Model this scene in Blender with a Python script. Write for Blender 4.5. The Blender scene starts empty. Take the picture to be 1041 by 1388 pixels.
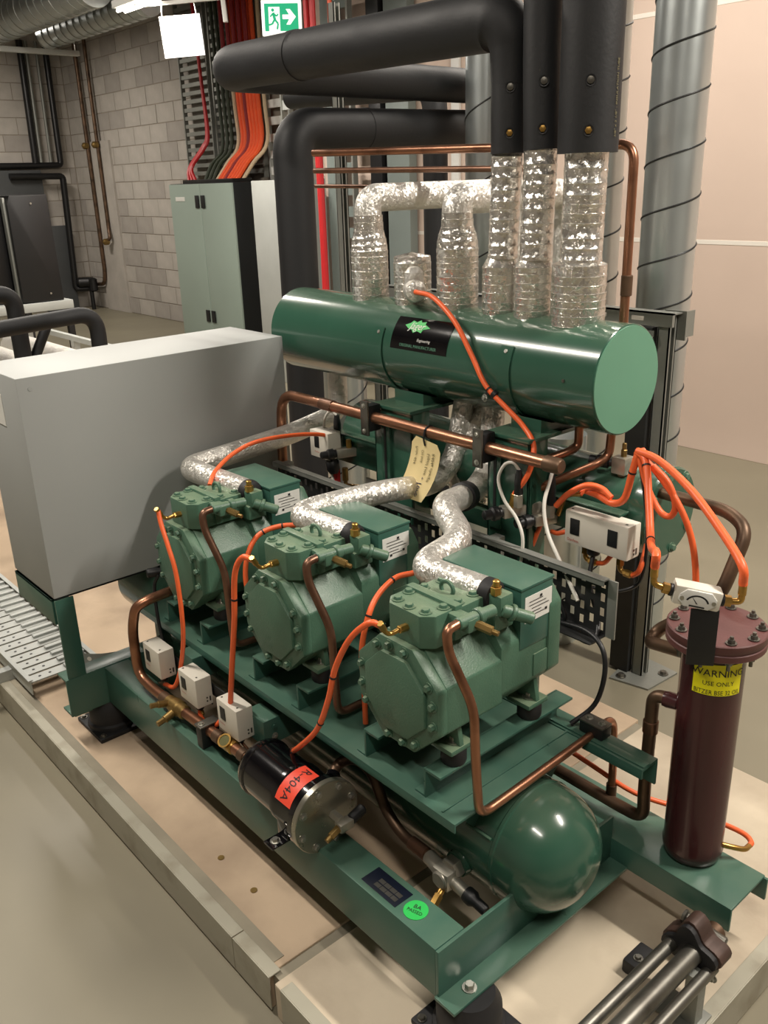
import bpy, bmesh, math, random
from mathutils import Vector, Matrix
random.seed(7)
PI = math.pi
S = bpy.context.scene
COL = S.collection

# ------------------------------------------------------------------ camera, world, lamps, exposure
cam_data = bpy.data.cameras.new('camera')
cam = bpy.data.objects.new('camera', cam_data)
COL.objects.link(cam)
cam_data.sensor_fit = 'HORIZONTAL'
cam_data.sensor_width = 36.0
cam_data.lens = 1200.45 / 1041 * 36.0
cam_data.clip_start = 0.05
cam_data.clip_end = 60
yaw, pitch, roll = math.radians(49.4006), math.radians(20.6270), math.radians(-1.86137)
fw = Vector((math.cos(pitch) * math.cos(yaw), math.cos(pitch) * math.sin(yaw), -math.sin(pitch)))
rt = fw.cross(Vector((0, 0, 1))).normalized()
up = rt.cross(fw)
r2 = math.cos(roll) * rt + math.sin(roll) * up
u2 = -math.sin(roll) * rt + math.cos(roll) * up
m = Matrix((r2, u2, -fw)).transposed().to_4x4()
m.translation = Vector((-0.885, -0.925, 1.6))
cam.matrix_world = m
S.camera = cam

world = bpy.data.worlds.new('world')
S.world = world
world.use_nodes = True
world.node_tree.nodes['Background'].inputs['Color'].default_value = (0.9, 0.95, 1.0, 1)
world.node_tree.nodes['Background'].inputs['Strength'].default_value = 0.05

S.view_settings.view_transform = 'Standard'
S.view_settings.look = 'None'
S.view_settings.gamma = 1
S.view_settings.use_curve_mapping = False
S.view_settings.exposure = -0.33

# lamps of the room: (x, y, z, length, watts) - battens running along Y
LAMPS = [(-1.1, -1.0, 3.35, 1.4, 55), (-0.7, 2.3, 3.35, 1.4, 130), (1.7, -1.5, 3.35, 1.4, 195), (2.9, 1.6, 3.45, 1.4, 95),
         (2.66, 5.80, 2.86, 0.6, 110), (1.2, 5.0, 3.45, 1.4, 90), (2.6, 10.3, 3.4, 1.4, 120)]
LAMP_COL = (1.0, 0.92, 0.82)

# ------------------------------------------------------------------ materials
def lin(h):
    h = h.lstrip('#')
    c = [int(h[i:i + 2], 16) / 255 for i in (0, 2, 4)]
    return tuple(v / 12.92 if v <= 0.04045 else ((v + 0.055) / 1.055) ** 2.4 for v in c)

def mat(name, col, rough=0.5, metal=0.0, var=0.12, vs=6.0, bump=0.0, bs=120.0, coat=0.0, second=None, sec_pos=0.55, sec_w=0.12, emit=0.0, rvar=0.0, spec=None, dust=None, dust_amt=0.5):
    mt = bpy.data.materials.new(name)
    mt.use_nodes = True
    nt = mt.node_tree
    b = nt.nodes['Principled BSDF']
    c = lin(col) if isinstance(col, str) else col
    tc = nt.nodes.new('ShaderNodeTexCoord')
    nz = nt.nodes.new('ShaderNodeTexNoise')
    nz.inputs['Scale'].default_value = vs
    nz.inputs['Detail'].default_value = 6
    nt.links.new(tc.outputs['Object'], nz.inputs['Vector'])
    rp = nt.nodes.new('ShaderNodeValToRGB')
    e = rp.color_ramp.elements
    if second:
        e[0].position, e[1].position = sec_pos - sec_w, sec_pos + sec_w
        e[0].color = (*c, 1)
        e[1].color = (*(lin(second)), 1)
    else:
        e[0].position, e[1].position = 0.3, 0.7
        e[0].color = (*[v * (1 - var) for v in c], 1)
        e[1].color = (*[min(1, v * (1 + var)) for v in c], 1)
    nt.links.new(nz.outputs['Fac'], rp.inputs['Fac'])
    out = rp.outputs['Color']
    if dust:   # settled dust on faces that look up: an old layer of the thing itself
        geo = nt.nodes.new('ShaderNodeNewGeometry')
        sx = nt.nodes.new('ShaderNodeSeparateXYZ')
        nt.links.new(geo.outputs['Normal'], sx.inputs[0])
        mr = nt.nodes.new('ShaderNodeMapRange')
        mr.inputs['From Min'].default_value = 0.55
        mr.inputs['From Max'].default_value = 0.98
        mr.inputs['To Max'].default_value = dust_amt
        nt.links.new(sx.outputs['Z'], mr.inputs['Value'])
        n2 = nt.nodes.new('ShaderNodeTexNoise')
        n2.inputs['Scale'].default_value = 14
        n2.inputs['Detail'].default_value = 8
        nt.links.new(tc.outputs['Object'], n2.inputs['Vector'])
        ml = nt.nodes.new('ShaderNodeMath'); ml.operation = 'MULTIPLY'
        nt.links.new(mr.outputs[0], ml.inputs[0]); nt.links.new(n2.outputs['Fac'], ml.inputs[1])
        m2 = nt.nodes.new('ShaderNodeMath'); m2.operation = 'MULTIPLY'; m2.inputs[1].default_value = 1.8; m2.use_clamp = True
        nt.links.new(ml.outputs[0], m2.inputs[0])
        mx = nt.nodes.new('ShaderNodeMix'); mx.data_type = 'RGBA'
        nt.links.new(m2.outputs[0], mx.inputs['Factor'])
        nt.links.new(out, mx.inputs['A'])
        mx.inputs['B'].default_value = (*lin(dust), 1)
        out = mx.outputs['Result']
    nt.links.new(out, b.inputs['Base Color'])
    b.inputs['Roughness'].default_value = rough
    b.inputs['Metallic'].default_value = metal
    if spec is not None:
        b.inputs['Specular IOR Level'].default_value = spec
    if coat:
        b.inputs['Coat Weight'].default_value = coat
        b.inputs['Coat Roughness'].default_value = 0.08
    if rvar:
        mr = nt.nodes.new('ShaderNodeMapRange')
        mr.inputs['To Min'].default_value = max(0.02, rough - rvar)
        mr.inputs['To Max'].default_value = min(1, rough + rvar)
        n3 = nt.nodes.new('ShaderNodeTexNoise'); n3.inputs['Scale'].default_value = vs * 2.3; n3.inputs['Detail'].default_value = 4
        nt.links.new(tc.outputs['Object'], n3.inputs['Vector'])
        nt.links.new(n3.outputs['Fac'], mr.inputs['Value'])
        nt.links.new(mr.outputs[0], b.inputs['Roughness'])
    if bump:
        nb = nt.nodes.new('ShaderNodeTexNoise')
        nb.inputs['Scale'].default_value = bs
        nb.inputs['Detail'].default_value = 4
        nt.links.new(tc.outputs['Object'], nb.inputs['Vector'])
        bp = nt.nodes.new('ShaderNodeBump')
        bp.inputs['Strength'].default_value = bump
        bp.inputs['Distance'].default_value = 0.004
        nt.links.new(nb.outputs['Fac'], bp.inputs['Height'])
        nt.links.new(bp.outputs['Normal'], b.inputs['Normal'])
    if emit:
        b.inputs['Emission Color'].default_value = (*c, 1)
        b.inputs['Emission Strength'].default_value = emit
    return mt

def foil_mat(name, scale=55, rough=0.22, strength=0.5, dist=0.5):
    """crinkled foil: every cell of the crumple is a flat facet with its own tilt"""
    mt = mat(name, '#e2dfd8', rough, 0.88, 0.04, 20)
    nt = mt.node_tree
    b = nt.nodes['Principled BSDF']
    tc = nt.nodes.new('ShaderNodeTexCoord')
    def vm(op, a, c):
        n = nt.nodes.new('ShaderNodeVectorMath'); n.operation = op
        for k, x in enumerate((a, c)):
            if isinstance(x, tuple): n.inputs[k].default_value = x
            else: nt.links.new(x, n.inputs[k])
        return n
    ds = nt.nodes.new('ShaderNodeTexNoise'); ds.inputs['Scale'].default_value = 35; ds.inputs['Detail'].default_value = 2
    nt.links.new(tc.outputs['Object'], ds.inputs['Vector'])
    off = vm('SUBTRACT', ds.outputs['Color'], (0.5, 0.5, 0.5)).outputs[0]
    off = vm('MULTIPLY', off, (0.02, 0.02, 0.02)).outputs[0]
    p = vm('ADD', tc.outputs['Object'], off).outputs[0]
    hs = []
    for sc, w in ((scale, 1.0), (scale * 2.4, 0.7)):
        vo = nt.nodes.new('ShaderNodeTexVoronoi'); vo.feature = 'F1'; vo.inputs['Scale'].default_value = sc
        nt.links.new(p, vo.inputs['Vector'])
        rnd = vm('SUBTRACT', vo.outputs['Color'], (0.5, 0.5, 0.5)).outputs[0]
        rel = vm('SUBTRACT', vm('MULTIPLY', p, (sc, sc, sc)).outputs[0], vm('MULTIPLY', vo.outputs['Position'], (sc, sc, sc)).outputs[0]).outputs[0]
        d = vm('DOT_PRODUCT', rnd, rel).outputs['Value']
        ml = nt.nodes.new('ShaderNodeMath'); ml.operation = 'MULTIPLY'; ml.inputs[1].default_value = w * scale / sc
        nt.links.new(d, ml.inputs[0]); hs.append(ml.outputs[0])
    ad = nt.nodes.new('ShaderNodeMath'); ad.operation = 'ADD'; nt.links.new(hs[0], ad.inputs[0]); nt.links.new(hs[1], ad.inputs[1])
    bp = nt.nodes.new('ShaderNodeBump'); bp.inputs['Strength'].default_value = strength; bp.inputs['Distance'].default_value = dist / scale
    nt.links.new(ad.outputs[0], bp.inputs['Height']); nt.links.new(bp.outputs['Normal'], b.inputs['Normal'])
    return mt

def galv_mat(name, col, rough=0.36, scale=35, var=0.14, metal=0.85):
    mt = mat(name, col, rough, metal, 0.06, 3)
    nt = mt.node_tree; b = nt.nodes['Principled BSDF']
    tc = nt.nodes.new('ShaderNodeTexCoord')
    vo = nt.nodes.new('ShaderNodeTexVoronoi'); vo.inputs['Scale'].default_value = scale
    nt.links.new(tc.outputs['Object'], vo.inputs['Vector'])
    bw = nt.nodes.new('ShaderNodeSeparateColor'); nt.links.new(vo.outputs['Color'], bw.inputs[0])
    mr = nt.nodes.new('ShaderNodeMapRange'); mr.inputs['To Min'].default_value = rough - var; mr.inputs['To Max'].default_value = rough + var
    nt.links.new(bw.outputs[0], mr.inputs['Value']); nt.links.new(mr.outputs[0], b.inputs['Roughness'])
    return mt

M = {
 'green': mat('green_paint', '#385f53', 0.3, 0, 0.06, 7, 0.03, 180, rvar=0.06, dust='#76826c', dust_amt=0.2),
 'green_gloss': mat('green_gloss_paint', '#315646', 0.2, 0, 0.07, 5, coat=0.35, dust='#7d8570', dust_amt=0.22),
 'green_cast': mat('green_cast_iron_paint', '#496b58', 0.40, 0, 0.08, 10, 0.16, 260, rvar=0.08, dust='#8b9477', dust_amt=0.42),
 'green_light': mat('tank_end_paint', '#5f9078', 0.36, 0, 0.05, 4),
 'panel': mat('grey_panel_paint', '#a3a6a4', 0.55, 0, 0.03, 3, 0.03, 300),
 'white': mat('white_plastic', '#d6d1c4', 0.42, 0, 0.03, 10),
 'paper': mat('white_paper', '#dcdcd6', 0.6, 0, 0.03, 30),
 'print': mat('black_print', '#202022', 0.6, 0, 0.05, 30),
 'redprint': mat('red_print', '#b4432f', 0.6, 0, 0.05, 30),
 'black': mat('black_plastic', '#18191b', 0.45, 0, 0.15, 20),
 'rubber': mat('black_rubber', '#1a1a1c', 0.6, 0, 0.2, 20),
 'foam': mat('black_foam_insulation', '#18191b', 0.6, 0, 0.14, 3, 0.12, 90, rvar=0.12),
 'gloss_black': mat('black_gloss_enamel', '#0c0b0e', 0.14, 0, 0.1, 10, coat=0.6),
 'orange': mat('orange_hose_rubber', '#ee6836', 0.42, 0, 0.05, 30),
 'orange_label': mat('orange_label', '#f4513a', 0.5, 0, 0.02, 10),
 'yellow_label': mat('yellow_label', '#f6ef12', 0.5, 0, 0.02, 10),
 'green_label': mat('green_label', '#2ab451', 0.5, 0, 0.04, 20),
 'manila': mat('manila_card', '#dfcb95', 0.75, 0, 0.05, 20),
 'ink': mat('blue_ink', '#1c2450', 0.7, 0, 0.1, 20),
 'pencil': mat('pencil_ink', '#6f6848', 0.8, 0, 0.1, 20),
 'nameplate': mat('dark_blue_plate', '#141a2a', 0.35, 0.2, 0.15, 40),
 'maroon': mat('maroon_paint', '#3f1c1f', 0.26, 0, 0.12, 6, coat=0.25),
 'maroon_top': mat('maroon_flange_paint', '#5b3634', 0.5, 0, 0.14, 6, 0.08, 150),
 'copper': mat('copper', '#a5765c', 0.32, 0.88, 0.1, 9, second='#74503d', sec_pos=0.62, sec_w=0.1, rvar=0.08),
 'copper_dark': mat('oxidised_copper', '#80604e', 0.40, 0.8, 0.1, 10, second='#5a4032', sec_pos=0.6, sec_w=0.12, rvar=0.1),
 'copper_brown': mat('brown_tarnished_copper', '#6f5846', 0.45, 0.7, 0.1, 12, second='#40342a', sec_pos=0.58, sec_w=0.16),
 'brass': mat('brass', '#b8924f', 0.3, 0.9, 0.15, 40),
 'brass_dark': mat('dull_brass', '#8d7445', 0.42, 0.8, 0.2, 40),
 'zinc_plate': mat('zinc_plate', '#a5a294', 0.3, 0.85, 0.12, 9, rvar=0.1),
 'steel': mat('zinc_steel', '#b7b6ae', 0.32, 0.9, 0.12, 30),
 'steel_dark': mat('dull_steel', '#77756e', 0.38, 0.85, 0.12, 12, second='#4b4741', sec_pos=0.6),
 'nickel': mat('plated_valve_body', '#b4b0a4', 0.38, 0.75, 0.1, 30),
 'foil': foil_mat('foil_tape_ringed', 95, 0.2, 0.5, 0.5),
 'foil_plain': foil_mat('foil_crumpled', 150, 0.42, 0.65, 0.75),
 'galv': galv_mat('galvanised_steel', '#b2b5b1', 0.5, 160, 0.05, 0.35),
 'duct': mat('spiral_duct_steel', '#c2c9c9', 0.3, 0.82, 0.05, 4, rvar=0.06),
 'galv_dark': galv_mat('weathered_strut', '#8a8c86', 0.48, 120, 0.05, 0.45),
 'dark_steel': mat('dark_tray_steel', '#2b2c2c', 0.5, 0.3, 0.2, 12),
 'floor': mat('grey_floor_paint', '#817b69', 0.42, 0, 0.07, 1.3, 0.02, 40, rvar=0.06),
 'plinth': mat('bare_concrete', '#c2ac92', 0.8, 0, 0.12, 3.0, 0.15, 60, second='#a08c76', sec_pos=0.56, sec_w=0.13),
 'plinth_pale': mat('pale_concrete', '#c9bca6', 0.8, 0, 0.12, 3.5, 0.15, 60, second='#a99a86', sec_pos=0.6, sec_w=0.13),
 'joint': mat('grey_joint_mortar', '#8b8473', 0.8, 0, 0.2, 6, 0.2, 40),
 'block': mat('concrete_block', '#b0aaa2', 0.9, 0, 0.09, 5, 0.25, 60),
 'block_dark': mat('concrete_block_grey', '#a09a93', 0.9, 0, 0.09, 5, 0.25, 60),
 'mortar': mat('mortar', '#958c80', 0.95, 0, 0.1, 10),
 'precast': mat('precast_wall', '#cdb9ab', 0.7, 0, 0.06, 0.9, 0.03, 20),
 'sealant': mat('white_sealant', '#e4ded4', 0.6, 0, 0.02, 10),
 'ceiling': mat('dark_ceiling', '#5d5b58', 0.9, 0, 0.1, 2),
 'offwall': mat('pale_wall', '#918c84', 0.8, 0, 0.05, 1),
 'cabinet': mat('pale_green_cabinet', '#98a79d', 0.45, 0, 0.04, 2),
 'cabinet_dark': mat('charcoal_cabinet_side', '#15191b', 0.5, 0, 0.1, 4),
 'red_cable': mat('red_cable', '#c3262b', 0.45, 0, 0.06, 10),
 'dark_red_cable': mat('dark_red_cable', '#8d2428', 0.45, 0, 0.06, 10),
 'orange_cable': mat('orange_cable', '#ec5a2a', 0.45, 0, 0.06, 10),
 'green_cable': mat('dark_green_cable', '#2b3420', 0.5, 0, 0.1, 10),
 'cream_cable': mat('cream_cable', '#cdb798', 0.5, 0, 0.06, 10),
 'white_cable': mat('white_cable', '#cfccc2', 0.5, 0, 0.05, 10),
 'grey_trunk': mat('grey_trunking', '#717b78', 0.5, 0, 0.05, 4),
 'exit_green': mat('exit_green', '#18a878', 0.5, 0, 0.02, 5, emit=0.7),
 'exit_white': mat('exit_white', '#f4f8f4', 0.5, 0, 0.01, 5, emit=0.75),
 'lit_white': mat('lit_diffuser', '#ffffff', 0.5, 0, 0.0, 5, emit=1.3),
 'lamp': mat('lit_lamp_tube', '#fff3e2', 0.5, 0, 0.0, 5, emit=9.0),
 'white_metal': mat('white_metal', '#d8d8d4', 0.5, 0, 0.03, 5),
 'machine': mat('black_machine_panel', '#151516', 0.4, 0, 0.15, 4),
 'kerb': mat('worn_galvanised_edge', '#a8a494', 0.55, 0.25, 0.1, 9, 0.05, 90, second='#8d8674', sec_pos=0.62, sec_w=0.12),
 'rust': mat('rusty_cast_clamp', '#4a3831', 0.55, 0.3, 0.25, 25),
 'lagging': mat('dark_lagging', '#47494a', 0.6, 0, 0.12, 3),
 'glass': mat('sight_glass', '#6b6a4a', 0.08, 0, 0.1, 20, coat=0.5),
}

# ------------------------------------------------------------------ mesh helpers
class MB:
    def __init__(s): s.v = []; s.f = []
    def add(s, vs, fs):
        n = len(s.v); s.v += [Vector(p) for p in vs]; s.f += [tuple(i + n for i in f) for f in fs]; return s
    def bm(s, b):
        b.verts.index_update(); return s.add([v.co.copy() for v in b.verts], [[v.index for v in f.verts] for f in b.faces])
    def box(s, x0, x1, y0, y1, z0, z1, bev=0.0, mtx=None):
        b = bmesh.new(); bmesh.ops.create_cube(b, size=1)
        for v in b.verts:
            v.co = Vector(((x0 + x1) / 2 + v.co.x * (x1 - x0), (y0 + y1) / 2 + v.co.y * (y1 - y0), (z0 + z1) / 2 + v.co.z * (z1 - z0)))
        if bev: bmesh.ops.bevel(b, geom=b.edges[:], offset=bev, segments=2, profile=0.6, affect='EDGES')
        if mtx:
            for v in b.verts: v.co = mtx @ v.co
        s.bm(b); b.free(); return s
    def prism(s, pts, d, bev=0.0, segs=2):
        """closed polygon pts (3-D, planar) pushed along vector d"""
        b = bmesh.new(); vs = [b.verts.new(p) for p in pts]
        f = b.faces.new(vs)
        r = bmesh.ops.extrude_face_region(b, geom=[f])
        bmesh.ops.translate(b, vec=Vector(d), verts=[g for g in r['geom'] if isinstance(g, bmesh.types.BMVert)])
        bmesh.ops.recalc_face_normals(b, faces=b.faces[:])
        if bev: bmesh.ops.bevel(b, geom=b.edges[:], offset=bev, segments=segs, profile=0.6, affect='EDGES')
        s.bm(b); b.free(); return s
    def lathe(s, prof, o, ax=(0, 0, 1), n=24, caps=True):
        """profile [(radius, along)] turned about the axis ax through o"""
        a = Vector(ax).normalized(); t = Vector((0, 0, 1)) if abs(a.z) < 0.9 else Vector((1, 0, 0))
        u = a.cross(t).normalized(); w = a.cross(u); o = Vector(o); vs = []; fs = []
        for r, h in prof:
            for i in range(n):
                q = 2 * PI * i / n; vs.append(o + a * h + (u * math.cos(q) + w * math.sin(q)) * r)
        for k in range(len(prof) - 1):
            for i in range(n):
                j = (i + 1) % n; fs.append((k * n + i, k * n + j, (k + 1) * n + j, (k + 1) * n + i))
        if caps:
            if prof[0][0] > 1e-6: fs.append(tuple(reversed(range(n))))
            if prof[-1][0] > 1e-6: fs.append(tuple(range((len(prof) - 1) * n, len(prof) * n)))
        return s.add(vs, fs)
    def cyl(s, p0, p1, r, n=20, ch=0.0, r1=None):
        p0, p1 = Vector(p0), Vector(p1); L = (p1 - p0).length; r1 = r if r1 is None else r1
        pr = [(r - ch, 0), (r, ch), (r1, L - ch), (r1 - ch, L)] if ch else [(r, 0), (r1, L)]
        return s.lathe(pr, p0, p1 - p0, n)
    def sweep(s, pts, r, n=12, rad=None):
        pts = [Vector(p) for p in pts]; k = len(pts); T = []
        for i in range(k):
            d = pts[min(i + 1, k - 1)] - pts[max(i - 1, 0)]; T.append(d.normalized())
        t = Vector((0, 0, 1)) if abs(T[0].z) < 0.9 else Vector((1, 0, 0)); u = T[0].cross(t).normalized(); vs = []; fs = []
        for i in range(k):
            if i: u = T[i - 1].rotation_difference(T[i]) @ u
            u = (u - T[i] * u.dot(T[i])).normalized(); w = T[i].cross(u); q = rad[i] if rad else r
            for j in range(n):
                a = 2 * PI * j / n; vs.append(pts[i] + (u * math.cos(a) + w * math.sin(a)) * q)
        for i in range(k - 1):
            for j in range(n):
                l = (j + 1) % n; fs.append((i * n + j, i * n + l, (i + 1) * n + l, (i + 1) * n + j))
        fs.append(tuple(reversed(range(n)))); fs.append(tuple(range((k - 1) * n, k * n)))
        return s.add(vs, fs)
    def pipe(s, pts, r, bend=0.05, n=14, seg=7): return s.sweep(fillet(pts, bend, seg), r, n)
    def hose(s, pts, r, n=10, seg=7): return s.sweep(spline(pts, seg), r, n)

def fillet(pts, bend, seg=7):
    pts = [Vector(p) for p in pts]; out = [pts[0]]
    for i in range(1, len(pts) - 1):
        a, b, c = pts[i - 1], pts[i], pts[i + 1]; d1 = (a - b); d2 = (c - b); l1, l2 = d1.length, d2.length
        if l1 < 1e-6 or l2 < 1e-6: continue
        d1.normalize(); d2.normalize(); k = min(bend, l1 * 0.48, l2 * 0.48)
        p, q = b + d1 * k, b + d2 * k
        for j in range(seg + 1):
            t = j / seg; out.append((1 - t) ** 2 * p + 2 * t * (1 - t) * b + t * t * q)
    out.append(pts[-1]); res = [out[0]]
    for p in out[1:]:
        if (p - res[-1]).length > 1e-5: res.append(p)
    return res

def spline(pts, seg=7):
    P = [Vector(p) for p in pts]; P = [P[0] * 2 - P[1]] + P + [P[-1] * 2 - P[-2]]; out = []
    for i in range(1, len(P) - 2):
        a, b, c, d = P[i - 1:i + 3]
        for j in range(seg):
            t = j / seg
            out.append(0.5 * ((2 * b) + (c - a) * t + (2 * a - 5 * b + 4 * c - d) * t * t + (3 * b - a - 3 * c + d) * t ** 3))
    out.append(P[-2]); return out

BASE = {}
def wloc(o): return BASE.get(o.name, Vector((0, 0, 0)))

def obj(name, mb, m, parent=None, smooth=True, kind=None, angle=38):
    me = bpy.data.meshes.new(name)
    off = wloc(parent) if parent else Vector((0, 0, 0))
    me.from_pydata([tuple(v - off) for v in mb.v], [], mb.f)
    me.update()
    b = bmesh.new(); b.from_mesh(me); bmesh.ops.recalc_face_normals(b, faces=b.faces[:]); b.to_mesh(me); b.free()
    if smooth:
        for p in me.polygons: p.use_smooth = True
        me.set_sharp_from_angle(angle=math.radians(angle))
    me.materials.append(M[m])
    o = bpy.data.objects.new(name, me); COL.objects.link(o)
    if parent: o.parent = parent; BASE[o.name] = off.copy()
    if kind: o['kind'] = kind
    return o

def tag(o, label, cat, group=None):
    o['label'] = label; o['category'] = cat
    if group: o['group'] = group
    return o

def thing(name, label, cat, loc=(0, 0, 0), group=None):
    o = bpy.data.objects.new(name, None); o.empty_display_size = 0.05; COL.objects.link(o); o.location = loc
    BASE[o.name] = Vector(loc); return tag(o, label, cat, group)

def copy_tree(o, shift, parent=None):
    c = o.copy(); COL.objects.link(c)
    if parent: c.parent = parent
    else: c.location = Vector(o.location) + Vector(shift)
    for ch in list(o.children): copy_tree(ch, shift, c)
    return c

_txt = {}
def text_polys(s, size, align='LEFT', shear=0.0):
    """flat lettering as vertices in the plane (u, v) and faces"""
    cu = bpy.data.curves.new('lettering', 'FONT'); cu.body = s; cu.size = size; cu.align_x = align; cu.shear = shear; cu.resolution_u = 2
    to = bpy.data.objects.new('lettering', cu)
    me = bpy.data.meshes.new_from_object(to)
    vs = [v.co.copy() for v in me.vertices]; fs = [tuple(p.vertices) for p in me.polygons]
    bpy.data.objects.remove(to); bpy.data.meshes.remove(me); bpy.data.curves.remove(cu)
    return vs, fs

def lettering(name, lines, fn, m, parent, label=None):
    """lines: (text, size, u, v, align, stretch); fn(u, v) gives the 3-D point on the carrier"""
    mb = MB()
    for ln in lines:
        s, size, u, v = ln[:4]; al = ln[4] if len(ln) > 4 else 'LEFT'; st = ln[5] if len(ln) > 5 else 1.0; sh = ln[6] if len(ln) > 6 else 0
        vs, fs = text_polys(s, size, al, sh)
        mb.add([fn(u + p.x * st, v + p.y) for p in vs], fs)
    o = obj(name, mb, m, parent, smooth=False)
    if label: o['label'] = label
    return o

def plane_fn(o, u, v):
    o, u, v = Vector(o), Vector(u).normalized(), Vector(v).normalized(); nn = u.cross(v)
    return lambda a, b: o + u * a + v * b + nn * 0.0009

def hexbolt(mb, p, ax, r=0.007, h=0.006, washer=True):
    p, ax = Vector(p), Vector(ax).normalized()
    if washer: mb.lathe([(r * 1.5, 0), (r * 1.5, r * 0.25)], p, ax, 12)
    mb.lathe([(r, 0), (r, h * 0.8), (r * 0.85, h)], p, ax, 6)

def rings(path, r, at, w=0.004):
    """cable ties: short bands round a hose path at index fractions"""
    mb = MB()
    for t in at:
        i = int(t * (len(path) - 2)); a, b = path[i], path[i + 1]; d = (b - a).normalized()
        mb.lathe([(r + 0.0012, -w / 2), (r + 0.0016, 0), (r + 0.0012, w / 2)], a, d, 12)
    return mb

def hose_thing(name, label, pts, r=0.0065, m='orange', ties=(), group=None, ends=(), cat='hose'):
    p = spline(pts, 7)
    t = thing(name, label, cat, pts[-1], group)
    obj('hose_body', MB().sweep(p, r, 10), m, t)
    for k in ties: obj('cable_tie', rings(p, r, [k]), 'black', t)
    for e in ends: obj('brass_fitting', e, 'brass', t)
    return t
# ------------------------------------------------------------------ the room
def struct(name, mb, m, smooth=False):
    return obj(name, mb, m, None, smooth, kind='structure')

struct('floor', MB().box(-4, 5.2, -5, 12.6, -0.2, -0.1), 'floor')
struct('ceiling', MB().box(-4, 5.2, -5, 12.6, 4.0, 4.1), 'ceiling')
struct('wall_left', MB().box(-4.1, -4, -5, 12.6, -0.1, 4.0), 'offwall')
struct('wall_front', MB().box(-4, 5.2, -5.1, -5, -0.1, 4.0), 'offwall')
# precast wall on the right: slabs with white sealed joints
wr = struct('wall_right', MB().box(4.235, 4.4, -5, 5.6, -0.1, 4.0), 'sealant')
for z0, z1 in ((-0.1, 1.178), (1.19, 2.45), (2.462, 3.72), (3.732, 4.0)):
    obj('slab', MB().box(4.22, 4.24, -5, 5.6, z0, z1, 0.003), 'precast', wr, False)
for z in (1.184, 2.456, 3.726):
    obj('joint_seal', MB().box(4.2175, 4.24, -5, 5.6, z - 0.013, z + 0.013, 0.002), 'sealant', wr, False)
struct('wall_return', MB().box(4.22, 5.0, 5.6, 5.75, -0.1, 4.0), 'precast')
# block walls: every block its own piece
def block_wall(name, backing, horizontal, a0, a1, c, z1, bl=0.44, bh=0.22):
    w = struct(name, backing, 'mortar')
    protos = {}
    row = 0; z = -0.1
    while z < z1 - 0.02:
        h = min(bh, z1 - z); a = a0 - (bl / 2 if row % 2 else 0)
        while a < a1 - 0.02:
            s, e = max(a, a0), min(a + bl, a1)
            if e - s > 0.05:
                key = (round(e - s, 3), round(h, 3), random.random() < 0.22)
                if key not in protos:
                    if horizontal: mb = MB().box(0.005, e - s - 0.005, -0.006, 0.03, 0.005, h - 0.005, 0.004)
                    else: mb = MB().box(-0.006, 0.03, 0.005, e - s - 0.005, 0.005, h - 0.005, 0.004)
                    o = obj('block', mb, 'block_dark' if key[2] else 'block', w, False)
                    protos[key] = o
                else:
                    o = protos[key].copy(); COL.objects.link(o)
                j = random.uniform(-0.002, 0.002)
                o.location = (s, c + j, z) if horizontal else (c + j, s, z)
            a += bl
        z += bh; row += 1
    return w
block_wall('wall_side', MB().box(4.9, 5.0, 5.75, 12.6, -0.1, 4.0), False, 7.9, 12.5, 4.9, 4.0)
block_wall('wall_back', MB().box(-4, 5.0, 12.5, 12.6, -0.1, 4.0), True, 2.6, 4.89, 12.5, 4.0)
# flat concrete pier strip in the corner of the block wall
struct('trim_1', MB().box(4.86, 4.9, 11.25, 11.95, -0.1, 2.2, 0.004), 'block')

# ------------------------------------------------------------------ plinth under the machine
pl = thing('concrete_plinth', 'low bare concrete plinth carrying the compressor rack, edged with steel strip', 'plinth', (0.5, 0.5, -0.1))
obj('slab', MB().box(-0.165, 1.225, 0.352, 4.6, -0.1, 0, 0.004), 'plinth', pl, False)
obj('slab', MB().box(-0.165, 1.22, -0.35, 0.325, -0.1, -0.001, 0.004), 'plinth_pale', pl, False)
obj('joint_strip', MB().box(-0.15, 1.21, 0.318, 0.36, -0.1, -0.005), 'joint', pl, False)['label'] = 'grey mortar joint across the plinth'
def edge(x0, x1, y0, y1, ang):
    mb = MB()
    if ang == 'l':
        mb.box(x0 - 0.003, x0, y0, y1, -0.09, 0.004, 0.001); mb.box(x0, x0 + 0.029, y0, y1, 0.0, 0.004, 0.001)
    else:
        mb.box(x0, x1, y0 - 0.003, y0, -0.09, 0.004, 0.001); mb.box(x0, x1, y0, y0 + 0.03, 0.0, 0.004, 0.001)
    return mb
e0 = obj('edge_strip', edge(-0.165, 0, 0.342, 0.487, 'l'), 'kerb', pl, False)
obj('edge_strip', edge(-0.165, 0, 0.490, 4.6, 'l'), 'kerb', pl, False)
obj('edge_strip', edge(-0.165, 0, -0.35, 0.30, 'l'), 'kerb', pl, False)
obj('edge_strip', edge(-0.16, 1.22, -0.35, 0, 'f'), 'kerb', pl, False)
# grey painted margin left on the concrete beside the strip
obj('paint_margin', MB().box(-0.135, -0.108, 0.37, 4.6, -0.02, 0.0015), 'joint', pl, False)

for y in (0.728, 0.578): obj('anchor_plug', MB().lathe([(0.004, 0), (0.0085, 0.0005), (0.0085, 0.002), (0.004, 0.002)], (-0.05, y, 0), (0, 0, 1), 16), 'brass_dark', pl)

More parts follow.
